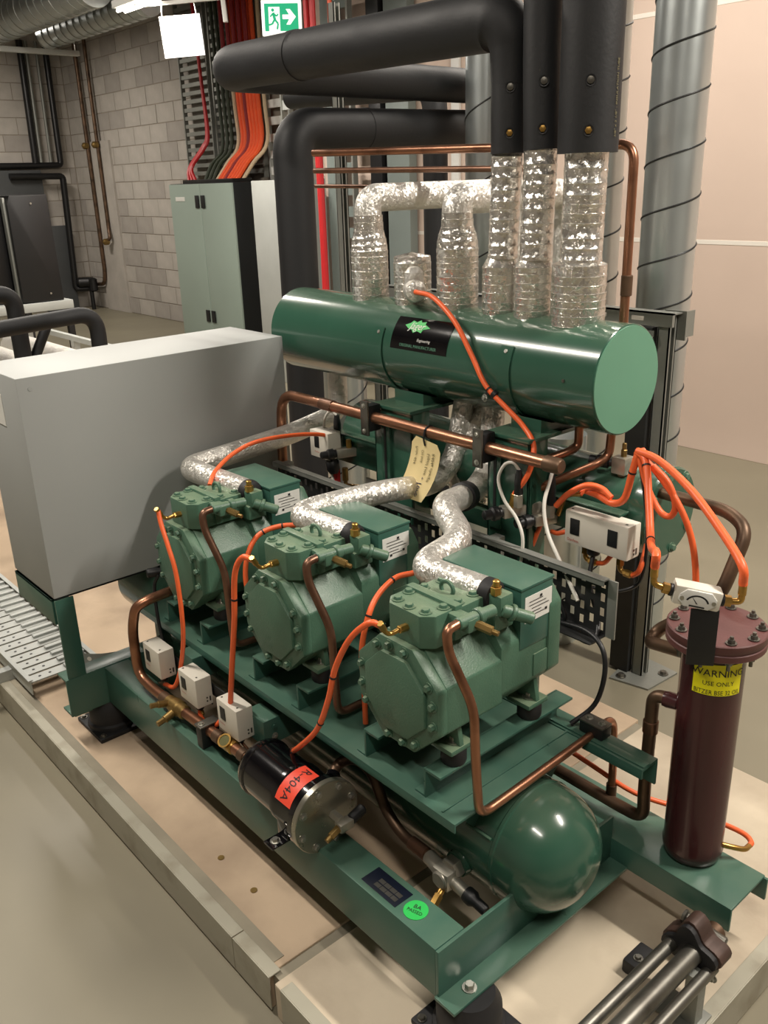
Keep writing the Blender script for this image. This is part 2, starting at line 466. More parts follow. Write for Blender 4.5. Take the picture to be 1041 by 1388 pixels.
# ------------------------------------------------------------------ rack frame
fr = thing('rack_frame', 'green painted steel base frame carrying the three compressors', 'frame', (0.3, 0.7, 0.105))
obj('rail', MB().box(0, 0.08, 0, 1.445, 0.106, 0.228, 0.004), 'green', fr)
obj('front_angle', MB().box(0, 0.56, -0.008, 0, 0.106, 0.226, 0.002).box(-0.005, 0.60, -0.055, 0, 0.1055, 0.1135, 0.002), 'green', fr)
ub = MB().box(0.556, 0.700, -0.302, 1.445, 0.16, 0.168, 0.003).box(0.556, 0.563, -0.302, 1.445, 0.108, 0.164, 0.002).box(0.693, 0.700, -0.31, 1.445, 0.108, 0.164, 0.002)
obj('channel_rail', ub, 'green', fr)['label'] = 'inverted channel rail sticking out past the frame'
obj('rear_beam', MB().box(-0.12, 0.71, 1.445, 1.453, 0.104, 0.23, 0.002).box(-0.12, 0.71, 1.45, 1.51, 0.104, 0.112, 0.002).box(-0.12, 0.71, 1.45, 1.51, 0.222, 0.23, 0.002), 'green', fr)
obj('base_plate', MB().box(0.112, 0.515, 0.058, 1.40, 0.413, 0.42, 0.002).box(0.112, 0.116, 0.058, 1.40, 0.398, 0.416, 0.001).box(0.12, 0.515, 0.098, 0.103, 0.42, 0.4235, 0.001), 'green', fr)
obj('side_channel', MB().box(0.518, 0.578, -0.094, 1.42, 0.412, 0.42, 0.002).box(0.518, 0.524, -0.094, 1.42, 0.395, 0.416, 0.002).box(0.524, 0.545, -0.094, 1.42, 0.420, 0.424, 0.001), 'green', fr)
obj('channel_web', MB().box(0.572, 0.578, -0.094, 1.42, 0.355, 0.414, 0.001), 'green', fr)
obj('leg', MB().box(0.584, 0.590, 0.30, 0.36, 0.1685, 0.414).box(0.584, 0.64, 0.354, 0.36, 0.1685, 0.414), 'green', fr)
obj('leg', MB().box(0.572, 0.578, 1.36, 1.42, 0.168, 0.412).box(0.572, 0.64, 1.414, 1.42, 0.168, 0.412), 'green', fr)
for y in (0.11, 0.72, 1.30):
    obj('saddle', MB().prism([(0.20, y, 0.413), (0.20, y, 0.345), (0.23, y, 0.31), (0.28, y, 0.378), (0.343, y, 0.389), (0.41, y, 0.378), (0.48, y, 0.31), (0.51, y, 0.345), (0.51, y, 0.413)], (0, 0.006, 0)), 'green', fr)
YC = (0.225, 0.660, 1.105)
for yc in YC:
    for wb, sg in ((-0.067, -1), (0.120, -1)):
        y = yc + wb
        obj('cross_bar', MB().box(0.128, 0.548, y - 0.003, y + 0.003, 0.42, 0.49, 0.001).box(0.128, 0.548, y - 0.045, y, 0.484, 0.49, 0.001).box(0.128, 0.548, y, y + 0.03, 0.42, 0.425, 0.001), 'green', fr)
# mounting arm beside the pressure switches
obj('arm', MB().box(0.082, 0.20, 0.683, 0.765, 0.29, 0.362, 0.002), 'green', fr)
obj('arm_bolt', MB().cyl((0.112, 0.683, 0.340), (0.112, 0.678, 0.340), 0.006, 10), 'green', fr)
b = MB(); hexbolt(b, (0.112, 0.683, 0.312), (0, -1, 0), 0.006, 0.006); obj('arm_bolt', b, 'steel', fr)
obj('arm', MB().box(0.082, 0.20, 1.02, 1.09, 0.33, 0.40, 0.002), 'green', fr)
b = MB(); hexbolt(b, (0.06, -0.033, 0.1135), (0, 0, 1), 0.010, 0.012); obj('corner_bolt', b, 'steel', fr)
# panel stand
obj('panel_post', MB().box(-0.11, -0.055, 1.447, 1.455, 0.10, 0.488, 0.001), 'green', fr)
obj('panel_post', MB().box(0.685, 0.74, 1.447, 1.455, 0.10, 0.488, 0.001).box(0.732, 0.74, 1.447, 1.51, 0.10, 0.488, 0.001), 'green', fr)
obj('panel_bearer', MB().box(-0.112, -0.104, 1.47, 1.76, 0.405, 0.488, 0.001).box(-0.112, -0.06, 1.47, 1.76, 0.48, 0.488, 0.001), 'green', fr)
obj('panel_bearer', MB().box(0.732, 0.74, 1.47, 1.76, 0.405, 0.488, 0.001), 'green', fr)
# suction header posts with slotted faces, on feet beside the right rail
for y0, y1 in ((0.412, 0.549), (0.835, 0.995)):
    p = obj('header_post', MB().box(0.735, 0.742, y0, y1, 0.002, 0.985, 0.002).box(0.735, 0.805, y0, y0 + 0.007, 0.002, 0.985, 0.002).box(0.735, 0.805, y1 - 0.007, y1, 0.002, 0.985, 0.002).box(0.727, 0.94, y0 - 0.004, y1 + 0.004, 0.985, 0.995, 0.002), 'green_gloss', fr)
    obj('slotted_strip', MB().box(0.725, 0.736, y0 + 0.085, y0 + 0.12, 0.74, 0.97, 0.002), 'green_gloss', p)
    obj('slot', MB().box(0.7235, 0.726, y0 + 0.098, y0 + 0.107, 0.76, 0.955), 'dark_steel', p)  # dark bar painted in for the shaded recess of the slot
    obj('post_foot', MB().box(0.70, 0.735, y0 + 0.02, y1 - 0.02, 0.12, 0.155, 0.002), 'green', fr)
    # saddle under the tank
    ym = (y0 + y1) / 2
    obj('tank_saddle', MB().prism([(0.80, y0 + 0.02, 0.995), (0.80, y0 + 0.02, 1.028), (0.84, y0 + 0.02, 1.014), (0.9, y0 + 0.02, 1.0045), (0.96, y0 + 0.02, 1.014), (0.98, y0 + 0.02, 1.028), (0.98, y0 + 0.02, 0.995)], (0, y1 - y0 - 0.04, 0)), 'green_gloss', fr)
obj('instrument_rail', MB().box(0.80, 0.806, 0.19, 0.41, 0.765, 0.84, 0.002).box(0.80, 0.84, 0.19, 0.41, 0.834, 0.84, 0.002), 'green_gloss', fr)
obj('instrument_rail', MB().box(0.80, 0.806, 0.997, 1.29, 0.75, 0.84, 0.002).box(0.80, 0.84, 0.997, 1.29, 0.834, 0.84, 0.002), 'green_gloss', fr)
obj('tie_beam', MB().box(0.80, 0.84, 0.55, 0.834, 0.69, 0.74, 0.003), 'green_gloss', fr)
# maker's data plate and sticker on the front rail
npl = obj('nameplate', MB().box(0.014, 0.064, 0.130, 0.236, 0.228, 0.2295, 0.0005), 'nameplate', fr); npl['label'] = 'dark blue data plate on the front rail'
mb = MB()
for i in range(4): mb.box(0.023, 0.033, 0.140 + i * 0.017, 0.1555 + i * 0.017, 0.2295, 0.2298).box(0.036, 0.046, 0.140 + i * 0.017, 0.1555 + i * 0.017, 0.2295, 0.2298)
obj('data_fields', mb, 'steel_dark', npl, False, 'stuff')
fn = plane_fn((0.020, 0.226, 0.2297), (0, -1, 0), (1, 0, 0))
st = obj('sticker', MB().cyl((0.040, 0.096, 0.228), (0.040, 0.096, 0.2292), 0.0255, 28), 'green_label', fr); st['label'] = 'round green sticker reading BA PASSED'
lettering('lettering', [('BA', 0.014, 0, 0.003, 'CENTER'), ('PASSED', 0.0115, 0, -0.009, 'CENTER', 0.9)], plane_fn((0.040, 0.096, 0.2292), (0.30, -0.95, 0), (0.95, 0.30, 0)), 'print', st)

# rubber mounts
def mount(x, y, lab):
    t = thing('vibration_mount', lab, 'rubber mount', (x, y, 0))
    obj('base_plate', MB().box(x - 0.078, x + 0.078, y - 0.088, y + 0.088, 0.0, 0.014, 0.004), 'rubber', t)
    obj('rubber_puck', MB().lathe([(0.075, 0.012), (0.073, 0.025), (0.066, 0.03), (0.066, 0.075), (0.060, 0.085), (0.052, 0.1045)], (x, y, 0), (0, 0, 1), 28), 'rubber', t)
    for sx in (-1, 1):
        for sy in (-1, 1):
            b = MB(); hexbolt(b, (x + sx * 0.062, y + sy * 0.072, 0.014), (0, 0, 1), 0.007, 0.007); obj('bolt', b, 'steel_dark', t)
mount(0.017, 1.492, 'black rubber mount under the left end of the frame below the grey panel')
mount(0.062, -0.030, 'black rubber mount under the front corner of the frame')
mount(0.66, 1.40, 'black rubber mount under the rear right corner of the frame')
mount(0.64, 0.10, 'black rubber mount under the channel rail near the oil reservoir')

# ------------------------------------------------------------------ grey panel box
pb = thing('control_panel', 'large plain grey sheet metal panel box seen from its back', 'control panel', (0.31, 1.6, 0.495))
obj('enclosure', MB().box(-0.11, 0.745, 1.450, 1.760, 0.495, 1.137, 0.004), 'panel', pb)
obj('bottom_gap_shade', MB().box(-0.105, 0.74, 1.455, 1.755, 0.4885, 0.496), 'black', pb)  # black filler paints the shade of the gap under the enclosure
lb = obj('label', MB().box(-0.1112, -0.11, 1.585, 1.68, 0.985, 1.075), 'paper', pb); lb['label'] = 'white printed label'
lettering('lettering', [('L3', 0.02, 0.01, 0.05), ('L2 L1', 0.02, 0.01, 0.02)], plane_fn((-0.1114, 1.68, 0.99), (0, -1, 0), (0, 0, 1)), 'print', lb)
obj('plug', MB().cyl((-0.075, 1.4485, 1.105), (-0.075, 1.4505, 1.105), 0.006, 12), 'panel', pb)

# ------------------------------------------------------------------ liquid receiver
rc = thing('liquid_receiver', 'green horizontal receiver tank with domed end below the compressors', 'tank', (0.357, 0.7, 0.114))
ro = (0.343, 0, 0.2505)
prof = [(0, -0.095)]
for i in range(1, 11):
    a = i / 10 * PI / 2; prof.append((0.1365 * math.sin(a) ** 0.92, 0.03 - 0.125 * math.cos(a)))
prof += [(0.1365, 0.06), (0.1365, 1.38)]
for i in range(1, 11):
    a = PI / 2 - i / 10 * PI / 2; prof.append((0.1365 * math.sin(a) if i < 10 else 0, 1.38 + 0.11 * math.cos(a)))
obj('shell', MB().lathe(prof, ro, (0, 1, 0), 48), 'green_gloss', rc, angle=50)
obj('weld_seam', MB().lathe([(0.1355, 0.044), (0.139, 0.048), (0.139, 0.055), (0.1355, 0.059)], ro, (0, 1, 0), 48, False), 'green_gloss', rc)
obj('weld_seam', MB().box(0.217, 0.224, 0.06, 0.13, 0.315, 0.321, 0.002), 'green_gloss', rc)
obj('boss', MB().lathe([(0.034, 0), (0.032, 0.03), (0.029, 0.045), (0.022, 0.046)], (0.245, 0.14, 0.215), (-1, 0, 0), 24), 'green_gloss', rc)
ac = thing('accumulator', 'dark green round ended drum behind the left compressor, under the panel box', 'tank', (0.30, 1.5, 0.245))
obj('shell', MB().lathe([(0, 1.405), (0.05, 1.408), (0.09, 1.418), (0.11, 1.44), (0.113, 1.46), (0.113, 1.70), (0, 1.72)], (0.30, 0, 0.36), (0, 1, 0), 40), 'green_gloss', ac)
obj('foot', MB().box(0.25, 0.35, 1.55, 1.60, 0.0, 0.25, 0.003), 'green', ac)
# receiver outlet valve
rv = thing('receiver_valve', 'plated angle shut-off valve with hex nut and black cap on the receiver outlet', 'valve', (0.19, 0.15, 0.17))
obj('nut', MB().lathe([(0.026, 0), (0.028, 0.004), (0.028, 0.02), (0.026, 0.024)], (0.200, 0.14, 0.212), (-1, 0, 0), 6), 'nickel', rv)
obj('valve_body', MB().box(0.150, 0.190, 0.118, 0.165, 0.180, 0.226, 0.007).cyl((0.176, 0.140, 0.204), (0.145, 0.14, 0.204), 0.020, 20, 0.003).cyl((0.170, 0.15, 0.205), (0.181, 0.205, 0.207), 0.017, 18, 0.002).cyl((0.172, 0.125, 0.20), (0.174, 0.078, 0.19), 0.014, 18, 0.002), 'nickel', rv)
obj('valve_cap', MB().lathe([(0.016, 0), (0.0175, 0.004), (0.0175, 0.02), (0.012, 0.028), (0.012, 0.052), (0.010, 0.056)], (0.174, 0.086, 0.192), (0.05, -1, -0.22), 20), 'black', rv)
obj('service_port', MB().cyl((0.155, 0.135, 0.185), (0.118, 0.125, 0.172), 0.0075, 12, 0.001).cyl((0.137, 0.13, 0.179), (0.112, 0.123, 0.170), 0.0105, 6, 0.001), 'brass', rv)
# ------------------------------------------------------------------ compressors
def octa(x, yc, zc, hy, hz, c, c2=None):
    c2 = c2 or c
    return [(x, yc - hy + c, zc + hz), (x, yc + hy - c, zc + hz), (x, yc + hy, zc + hz - c2), (x, yc + hy, zc - hz + c2), (x, yc + hy - c, zc - hz), (x, yc - hy + c, zc - hz), (x, yc - hy, zc - hz + c2), (x, yc - hy, zc + hz - c2)]

def make_compressor(yc, label, group):
    t = thing('compressor', label, 'compressor', (0.3, yc, 0.49), group)
    zc = 0.638
    # crankcase: octagonal barrel, flat sides, sloping shoulders
    cs = octa(0.145, yc, zc, 0.112, 0.108, 0.062, 0.062)
    obj('crankcase', MB().prism([(0.143, yc - 0.117, 0.588), (0.143, yc - 0.117, 0.688), (0.143, yc - 0.052, 0.757), (0.143, yc + 0.052, 0.757), (0.143, yc + 0.117, 0.688), (0.143, yc + 0.117, 0.588), (0.143, yc + 0.050, 0.526), (0.143, yc - 0.050, 0.526)], (0.160, 0, 0), 0.004), 'green_cast', t)
    cov = obj('end_cover', MB().prism(octa(0.118, yc, zc, 0.118, 0.117, 0.070, 0.068), (0.028, 0, 0), 0.006).prism(octa(0.109, yc, zc, 0.088, 0.088, 0.052, 0.050), (0.012, 0, 0), 0.005), 'green_cast', t)
    oc = octa(0.118, yc, zc, 0.1045, 0.1035, 0.062, 0.060)
    bl = []
    for i in range(8):
        a, b2 = Vector(oc[i]), Vector(oc[(i + 1) % 8])
        bl.append(a * 0.82 + b2 * 0.18)
        if i % 2 == 0: bl.append(a * 0.3 + b2 * 0.7)
    for p in bl:
        b = MB(); hexbolt(b, p, (-1, 0, 0), 0.0075, 0.010); obj('bolt', b, 'green_cast', cov)
    lettering('cast_marks', [('15', 0.020, 0, 0.006, 'CENTER'), ('BITZER', 0.013, 0, -0.010, 'CENTER')], plane_fn((0.1085, yc + 0.015, 0.578), (0, -1, 0), (0, 0, 1)), 'green_cast', cov)
    # motor housing
    mh = [(0.296, yc - 0.118, 0.606), (0.296, yc - 0.118, 0.715), (0.296, yc - 0.085, 0.762), (0.296, yc + 0.085, 0.762), (0.296, yc + 0.118, 0.715), (0.296, yc + 0.118, 0.606), (0.296, yc + 0.07, 0.552), (0.296, yc - 0.07, 0.552)]
    obj('motor_housing', MB().prism(mh, (0.150, 0, 0), 0.007), 'green_cast', t)
    mc = [(0.440, p[1] * 1.0, p[2]) for p in mh]
    obj('motor_cover', MB().prism([(0.438, yc - 0.124, 0.612), (0.438, yc - 0.124, 0.765), (0.438, yc - 0.10, 0.80), (0.438, yc + 0.10, 0.80), (0.438, yc + 0.124, 0.765), (0.438, yc + 0.124, 0.612), (0.438, yc + 0.07, 0.556), (0.438, yc - 0.07, 0.556)], (0.040, 0, 0), 0.008).box(0.395, 0.440, yc - 0.121, yc - 0.112, 0.612, 0.665, 0.003), 'green_cast', t)
    # terminal box across the motor
    tb = obj('terminal_box', MB().box(0.350, 0.450, yc - 0.120, yc + 0.103, 0.690, 0.826, 0.003), 'green', t)
    obj('lid', MB().box(0.348, 0.452, yc - 0.122, yc + 0.105, 0.824, 0.830, 0.0015), 'green', tb)
    lb = obj('data_label', MB().box(0.362, 0.446, yc - 0.1209, yc - 0.120, 0.748, 0.806), 'paper', tb); lb['label'] = 'white printed motor data label'
    fn = plane_fn((0.362, yc - 0.1209, 0.748), (1, 0, 0), (0, 0, 1))
    mb = MB()
    for k, (u0, u1, v) in enumerate(((0.012, 0.055, 0.044), (0.012, 0.065, 0.036), (0.020, 0.074, 0.028), (0.012, 0.05, 0.020), (0.03, 0.06, 0.013))):
        mb.add([fn(u0, v), fn(u1, v), fn(u1, v + 0.0016), fn(u0, v + 0.0016)], [(0, 1, 2, 3)])
    for u, v in ((0.045, 0.047), (0.062, 0.012), (0.022, 0.008)):
        mb.add([fn(u, v), fn(u + 0.007, v), fn(u + 0.007, v + 0.006), fn(u, v + 0.006)], [(0, 1, 2, 3)])
    obj('label_print', mb, 'print', lb, False, 'stuff')
    # cylinder heads: two banks and the ridge between them
    hy0, hy1 = yc - 0.078, yc + 0.052
    def bank(x0, x1):
        c = 0.022
        return MB().prism([(x0, hy0 + c, 0.755), (x0, hy1 - c, 0.755), (x0 + c, hy1, 0.755), (x1, hy1, 0.755), (x1, hy0, 0.755), (x0 + c, hy0, 0.755)], (0, 0, 0.070), 0.004)
    ym = (hy0 + hy1) / 2
    h1 = obj('cylinder_head', bank(0.132, 0.206), 'green_cast', t)
    c = 0.018
    h2 = obj('cylinder_head', MB().prism([(0.214, hy0, 0.755), (0.214, hy1, 0.755), (0.286, hy1, 0.755), (0.296, hy1 - c, 0.755), (0.296, hy0 + c, 0.755), (0.286, hy0, 0.755)], (0, 0, 0.066), 0.004), 'green_cast', t)
    obj('ridge', MB().box(0.200, 0.220, hy0 - 0.006, hy1 + 0.004, 0.757, 0.832, 0.004), 'green_cast', h1)
    for i, (x, y) in enumerate([(0.152, hy0 + 0.026), (0.152, hy1 - 0.026), (0.190, hy0 + 0.016), (0.190, hy1 - 0.016), (0.146, ym)]):
        b = MB(); hexbolt(b, (x, y, 0.825), (0, 0, 1), 0.0085, 0.008); obj('bolt', b, 'green_cast', h1)
    for x, y in ((0.232, hy0 + 0.018), (0.232, hy1 - 0.016), (0.278, hy0 + 0.022), (0.278, hy1 - 0.020)):
        b = MB(); hexbolt(b, (x, y, 0.821), (0, 0, 1), 0.0085, 0.008); obj('bolt', b, 'green_cast', h2)
    ring = [(0.254 + 0.0 * k, ym + 0.016 * math.cos(k * PI / 8), 0.826 + 0.014 * math.sin(k * PI / 8)) for k in range(-2, 11)]
    obj('lifting_eye', MB().sweep([(0.252, ym + 0.003 + 0.017 * math.cos(k * PI / 10), 0.828 + 0.016 * math.sin(k * PI / 10)) for k in range(-3, 14)], 0.0045, 8), 'green_cast', h2)
    # gas fitting on the front head
    obj('head_fitting', MB().cyl((0.134, yc - 0.020, 0.790), (0.112, yc - 0.018, 0.790), 0.008, 6, 0.001).hose([(0.116, yc - 0.018, 0.790), (0.098, yc - 0.012, 0.785), (0.086, yc - 0.010, 0.792), (0.072, yc - 0.014, 0.812)], 0.0048, 10, 5).cyl((0.080, yc - 0.012, 0.80), (0.066, yc - 0.018, 0.821), 0.007, 10, 0.001), 'brass', t)
    # discharge valve on the near side of the heads
    dv = obj('discharge_valve', MB().cyl((0.170, yc - 0.118, 0.818), (0.270, yc - 0.118, 0.812), 0.0125, 18, 0.002).box(0.186, 0.216, yc - 0.132, yc - 0.070, 0.795, 0.822, 0.005).cyl((0.220, yc - 0.118, 0.815), (0.236, yc - 0.118, 0.814), 0.017, 18, 0.002), 'green_cast', t)
    obj('brass_cap', MB().cyl((0.210, yc - 0.128, 0.808), (0.222, yc - 0.160, 0.800), 0.009, 6, 0.001).cyl((0.221, yc - 0.158, 0.800), (0.226, yc - 0.172, 0.797), 0.0055, 12, 0.001), 'brass_dark', dv)
    # suction valve where the insulated pipe ends
    sv = obj('suction_valve', MB().box(0.292, 0.330, yc - 0.118, yc - 0.062, 0.786, 0.830, 0.006).cyl((0.300, yc - 0.112, 0.800), (0.352, yc - 0.150, 0.775), 0.013, 16, 0.003).cyl((0.315, yc - 0.122, 0.793), (0.322, yc - 0.127, 0.789), 0.018, 16, 0.002).box(0.285, 0.340, yc - 0.11, yc - 0.04, 0.752, 0.790, 0.004), 'green_cast', t)
    obj('brass_cap', MB().cyl((0.300, yc - 0.098, 0.828), (0.300, yc - 0.098, 0.846), 0.0115, 6, 0.001).cyl((0.300, yc - 0.098, 0.845), (0.300, yc - 0.098, 0.860), 0.0075, 12, 0.002), 'brass', sv)
    # feet on rubber bushes
    for x in (0.190, 0.425):
        for s in (-1, 1):
            y = yc + s * 0.088 if s < 0 else yc + 0.098
            yy = yc + (-0.088 if s < 0 else 0.100)
            ft = obj('foot', MB().box(x - 0.032, x + 0.032, min(yy - 0.026, yc + s * 0.05), max(yy + 0.026, yc + s * 0.05), 0.524, 0.536, 0.004).prism([(x - 0.006, yc + s * 0.055, 0.535), (x - 0.006, yc + s * 0.112, 0.535), (x - 0.006, yc + s * 0.100, 0.60), (x - 0.006, yc + s * 0.055, 0.62)], (0.012, 0, 0), 0.002), 'green_cast', t)
            obj('rubber_bush', MB().lathe([(0.025, 0), (0.027, 0.006), (0.027, 0.028), (0.025, 0.034)], (x, yy, 0.4905), (0, 0, 1), 20), 'rubber', ft)
            b = MB().lathe([(0.016, 0), (0.016, 0.003)], (x, yy, 0.536), (0, 0, 1), 16); hexbolt(b, (x, yy, 0.539), (0, 0, 1), 0.009, 0.009, False); b.cyl((x, yy, 0.545), (x, yy, 0.562), 0.0045, 10, 0.001)
            obj('bolt', b, 'steel', ft)
    return t
G = 'semi-hermetic compressors in a row'
c1 = make_compressor(YC[0], 'green compressor at the right end of the row, nearest, in front of the perforated tray', G)
c2 = copy_tree(c1, (0, YC[1] - YC[0], 0)); c2['label'] = 'green compressor in the middle of the row of three'
c3 = copy_tree(c1, (0, YC[2] - YC[0], 0)); c3['label'] = 'green compressor at the left end of the row, beside the grey panel box'

# foil-covered suction pipes, one per compressor
def suction(label, pts, r=0.033, bend=0.05, collar=None):
    t = thing('suction_pipe', label, 'insulated pipe', pts[0], 'suction pipes of the compressors')
    p = fillet(pts, bend, 8)
    obj('foil_cover', MB().sweep(p, r, 24), 'foil_plain', t, angle=60)
    a, b = Vector(pts[0]), Vector(pts[1]); d = (b - a).normalized()
    obj('end_seal', MB().lathe([(0.024, -0.016), (r - 0.002, -0.012), (r + 0.001, 0.0), (r + 0.001, 0.012)], a, d, 24), 'rubber', t)['label'] = 'black taped pipe end'
    if collar:
        a, d, w = Vector(collar[0]), Vector(collar[1]), collar[2]
        obj('collar', MB().lathe([(r + 0.001, -w), (r + 0.006, -w * 0.8), (r + 0.006, w * 0.8), (r + 0.001, w)], a, d, 24), 'foam', t)
suction('foil wrapped suction pipe of the right compressor, bent in a Z with a dark collar', [(0.315, 0.155, 0.815), (0.300, 0.350, 0.815), (0.455, 0.366, 0.830), (0.520, 0.500, 0.860), (0.74, 0.60, 0.815), (0.86, 0.655, 0.84), (0.90, 0.680, 1.00)], 0.032, 0.055, ((0.665, 0.566, 0.830), (0.22, 0.10, -0.045), 0.022))
suction('foil wrapped suction pipe of the middle compressor, with a long straight run', [(0.315, 0.590, 0.815), (0.302, 0.810, 0.815), (0.430, 0.775, 0.826), (0.56, 0.735, 0.832), (0.76, 0.775, 0.79), (0.86, 0.79, 0.84), (0.90, 0.79, 1.00)], 0.031, 0.06)
suction('foil wrapped suction pipe of the left compressor, bent away along the grey panel box', [(0.320, 1.035, 0.815), (0.306, 1.362, 0.815), (0.42, 1.36, 0.822), (0.70, 1.375, 0.835), (0.92, 1.40, 0.86), (0.92, 1.40, 1.02)], 0.033, 0.06)

# hot gas pipes down from the discharge valves
def hot_gas(yc, label, tail):
    pts = [(0.172, yc - 0.118, 0.818), (0.142, yc - 0.118, 0.816), (0.140, yc - 0.124, 0.775), (0.160, yc - 0.172, 0.665), (0.160, yc - 0.176, 0.56)] + tail
    t = thing('discharge_pipe', label, 'copper pipe', pts[-1], 'discharge pipes')
    obj('pipe_run', MB().pipe(pts, 0.0095, 0.035, 14), 'copper' if yc < 0.3 else 'copper_dark', t)
    return t
t = hot_gas(YC[0], 'bright copper discharge pipe in front of the right compressor, running across above the receiver', [(0.172, 0.049, 0.412), (0.555, 0.050, 0.427), (0.628, 0.056, 0.43), (0.632, 0.05, 0.30), (0.632, 0.05, 0.225)])
hot_gas(YC[1], 'copper discharge pipe in front of the middle compressor', [(0.162, yc2 := YC[1] - 0.176, 0.445), (0.26, yc2 + 0.005, 0.440), (0.47, yc2 + 0.01, 0.442)])
hot_gas(YC[2], 'copper discharge pipe in front of the left compressor', [(0.162, YC[2] - 0.178, 0.445), (0.26, YC[2] - 0.176, 0.440), (0.47, YC[2] - 0.17, 0.442)])
cl = thing('pipe_clamp', 'black pipe clamp with two bolts on the side channel near the front', 'clamp', (0.552, 0.05, 0.42))
obj('clamp_block', MB().box(0.534, 0.570, 0.020, 0.082, 0.4245, 0.452, 0.004), 'black', cl)
obj('clamp_plate', MB().box(0.534, 0.570, 0.020, 0.082, 0.452, 0.456, 0.001), 'steel_dark', cl)
for y in (0.034, 0.068):
    b = MB(); hexbolt(b, (0.552, y, 0.456), (0, 0, 1), 0.006, 0.006); obj('bolt', b, 'steel', cl)

# ------------------------------------------------------------------ suction header tank
tk = thing('suction_header', 'long green cylindrical suction header tank with a flat end, up on two posts', 'tank', (0.9, 0.87, 1.005))
to = (0.9, 0, 1.136); TR = 0.132
obj('shell', MB().lathe([(TR - 0.002, 0.262), (TR, 0.264), (TR, 1.545), (TR - 0.004, 1.549), (TR - 0.02, 1.552)], to, (0, 1, 0), 64), 'green_gloss', tk)
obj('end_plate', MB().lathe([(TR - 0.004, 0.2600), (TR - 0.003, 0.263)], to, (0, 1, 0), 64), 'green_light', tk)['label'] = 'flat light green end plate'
for y in (1.01, 0.53):
    a0, a1 = 150, 268
    arc = [Vector((0.9 + (TR + 0.0012) * math.cos(math.radians(a)), y, 1.136 + (TR + 0.0012) * math.sin(math.radians(a)))) for a in range(a0, a1, 6)]
    mb = MB(); n = len(arc)
    mb.add([p + Vector((0, dy, 0)) + (p - Vector((0.9, y, 1.136))).normalized() * dr for p in arc for dy, dr in ((-0.02, 0), (0.02, 0), (0.02, 0.003), (-0.02, 0.003))], [])
    for i in range(n - 1):
        for k in range(4): mb.f.append((i * 4 + k, i * 4 + (k + 1) % 4, (i + 1) * 4 + (k + 1) % 4, (i + 1) * 4 + k))
    mb.f += [(0, 1, 2, 3), tuple(range((n - 1) * 4, n * 4))]
    s = obj('strap', mb, 'green_gloss', tk)
    q = arc[1]; b = MB(); hexbolt(b, q, q - Vector((0.9, y, 1.136)), 0.006, 0.005); obj('bolt', b, 'steel', s)
q = Vector((0.9 - TR * math.cos(math.radians(20)), 0.375, 1.136 + TR * math.sin(math.radians(20)) - 0.03))
b = MB().cyl((0.775, 0.345, 1.145), (0.766, 0.345, 1.145), 0.004, 10); obj('rivet', b, 'steel_dark', tk)
hc = obj('hose_clip', MB().lathe([(0.0075, -0.007), (0.0105, -0.005), (0.0105, 0.005), (0.0075, 0.007)], (0.756, 0.548, 1.083), (0.08, -0.85, -0.52), 16).box(0.757, 0.772, 0.556, 0.580, 1.078, 1.084, 0.001), 'black', tk)
b = MB(); hexbolt(b, (0.762, 0.585, 1.068), (-1, 0.2, 0.1), 0.007, 0.007); obj('bolt', b, 'steel', hc)
# black maker's plate, bent to the shell
def shell_fn(y0, ang0, lift=0.0012):
    def f(u, v):   # u along -y, v up the shell
        a = math.radians(ang0) - v / TR
        return Vector((0.9 + (TR + lift) * math.cos(a), y0 - u, 1.136 + (TR + lift) * math.sin(a)))
    return f
def patch(fn, u0, u1, v0, v1, nu=2, nv=10):
    vs = [fn(u0 + (u1 - u0) * i / nu, v0 + (v1 - v0) * j / nv) for j in range(nv + 1) for i in range(nu + 1)]
    return MB().add(vs, [(j * (nu + 1) + i, j * (nu + 1) + i + 1, (j + 1) * (nu + 1) + i + 1, (j + 1) * (nu + 1) + i) for j in range(nv) for i in range(nu)])
f1 = shell_fn(0.955, 172)
mp = obj('maker_plate', patch(f1, 0, 0.222, 0, 0.094), 'gloss_black', tk); mp['label'] = 'glossy black maker plate with a green starburst'
f2 = shell_fn(0.955, 172, 0.0020)
star = []
sp = [(-0.055, 0.002), (-0.036, 0.010), (-0.030, 0.018), (-0.014, 0.014), (0.0, 0.022), (0.006, 0.015), (0.024, 0.018), (0.024, 0.010), (0.050, 0.0), (0.024, -0.006), (0.020, -0.016), (0.002, -0.012), (-0.012, -0.018), (-0.022, -0.010), (-0.036, -0.008)]
cxs, cys = 0.092, 0.066
mb = MB().add([f2(cxs, cys)] + [f2(cxs + x * 0.95, cys + y) for x, y in sp], [(0, i + 1, (i + 1) % len(sp) + 1) for i in range(len(sp))])
obj('starburst', mb, 'green_label', mp, False)
lettering('lettering', [('Jäger', 0.030, cxs - 0.004, cys - 0.008, 'CENTER', 0.95, 0.3), ('Engineering', 0.011, 0.13, 0.026, 'CENTER', 1, 0.2)], shell_fn(0.955, 172, 0.0026), 'paper', mp)
lettering('lettering', [('ORIGINAL MANUFACTURER', 0.0115, 0.111, 0.008, 'CENTER')], shell_fn(0.955, 172, 0.0024), 'green_light', mp)

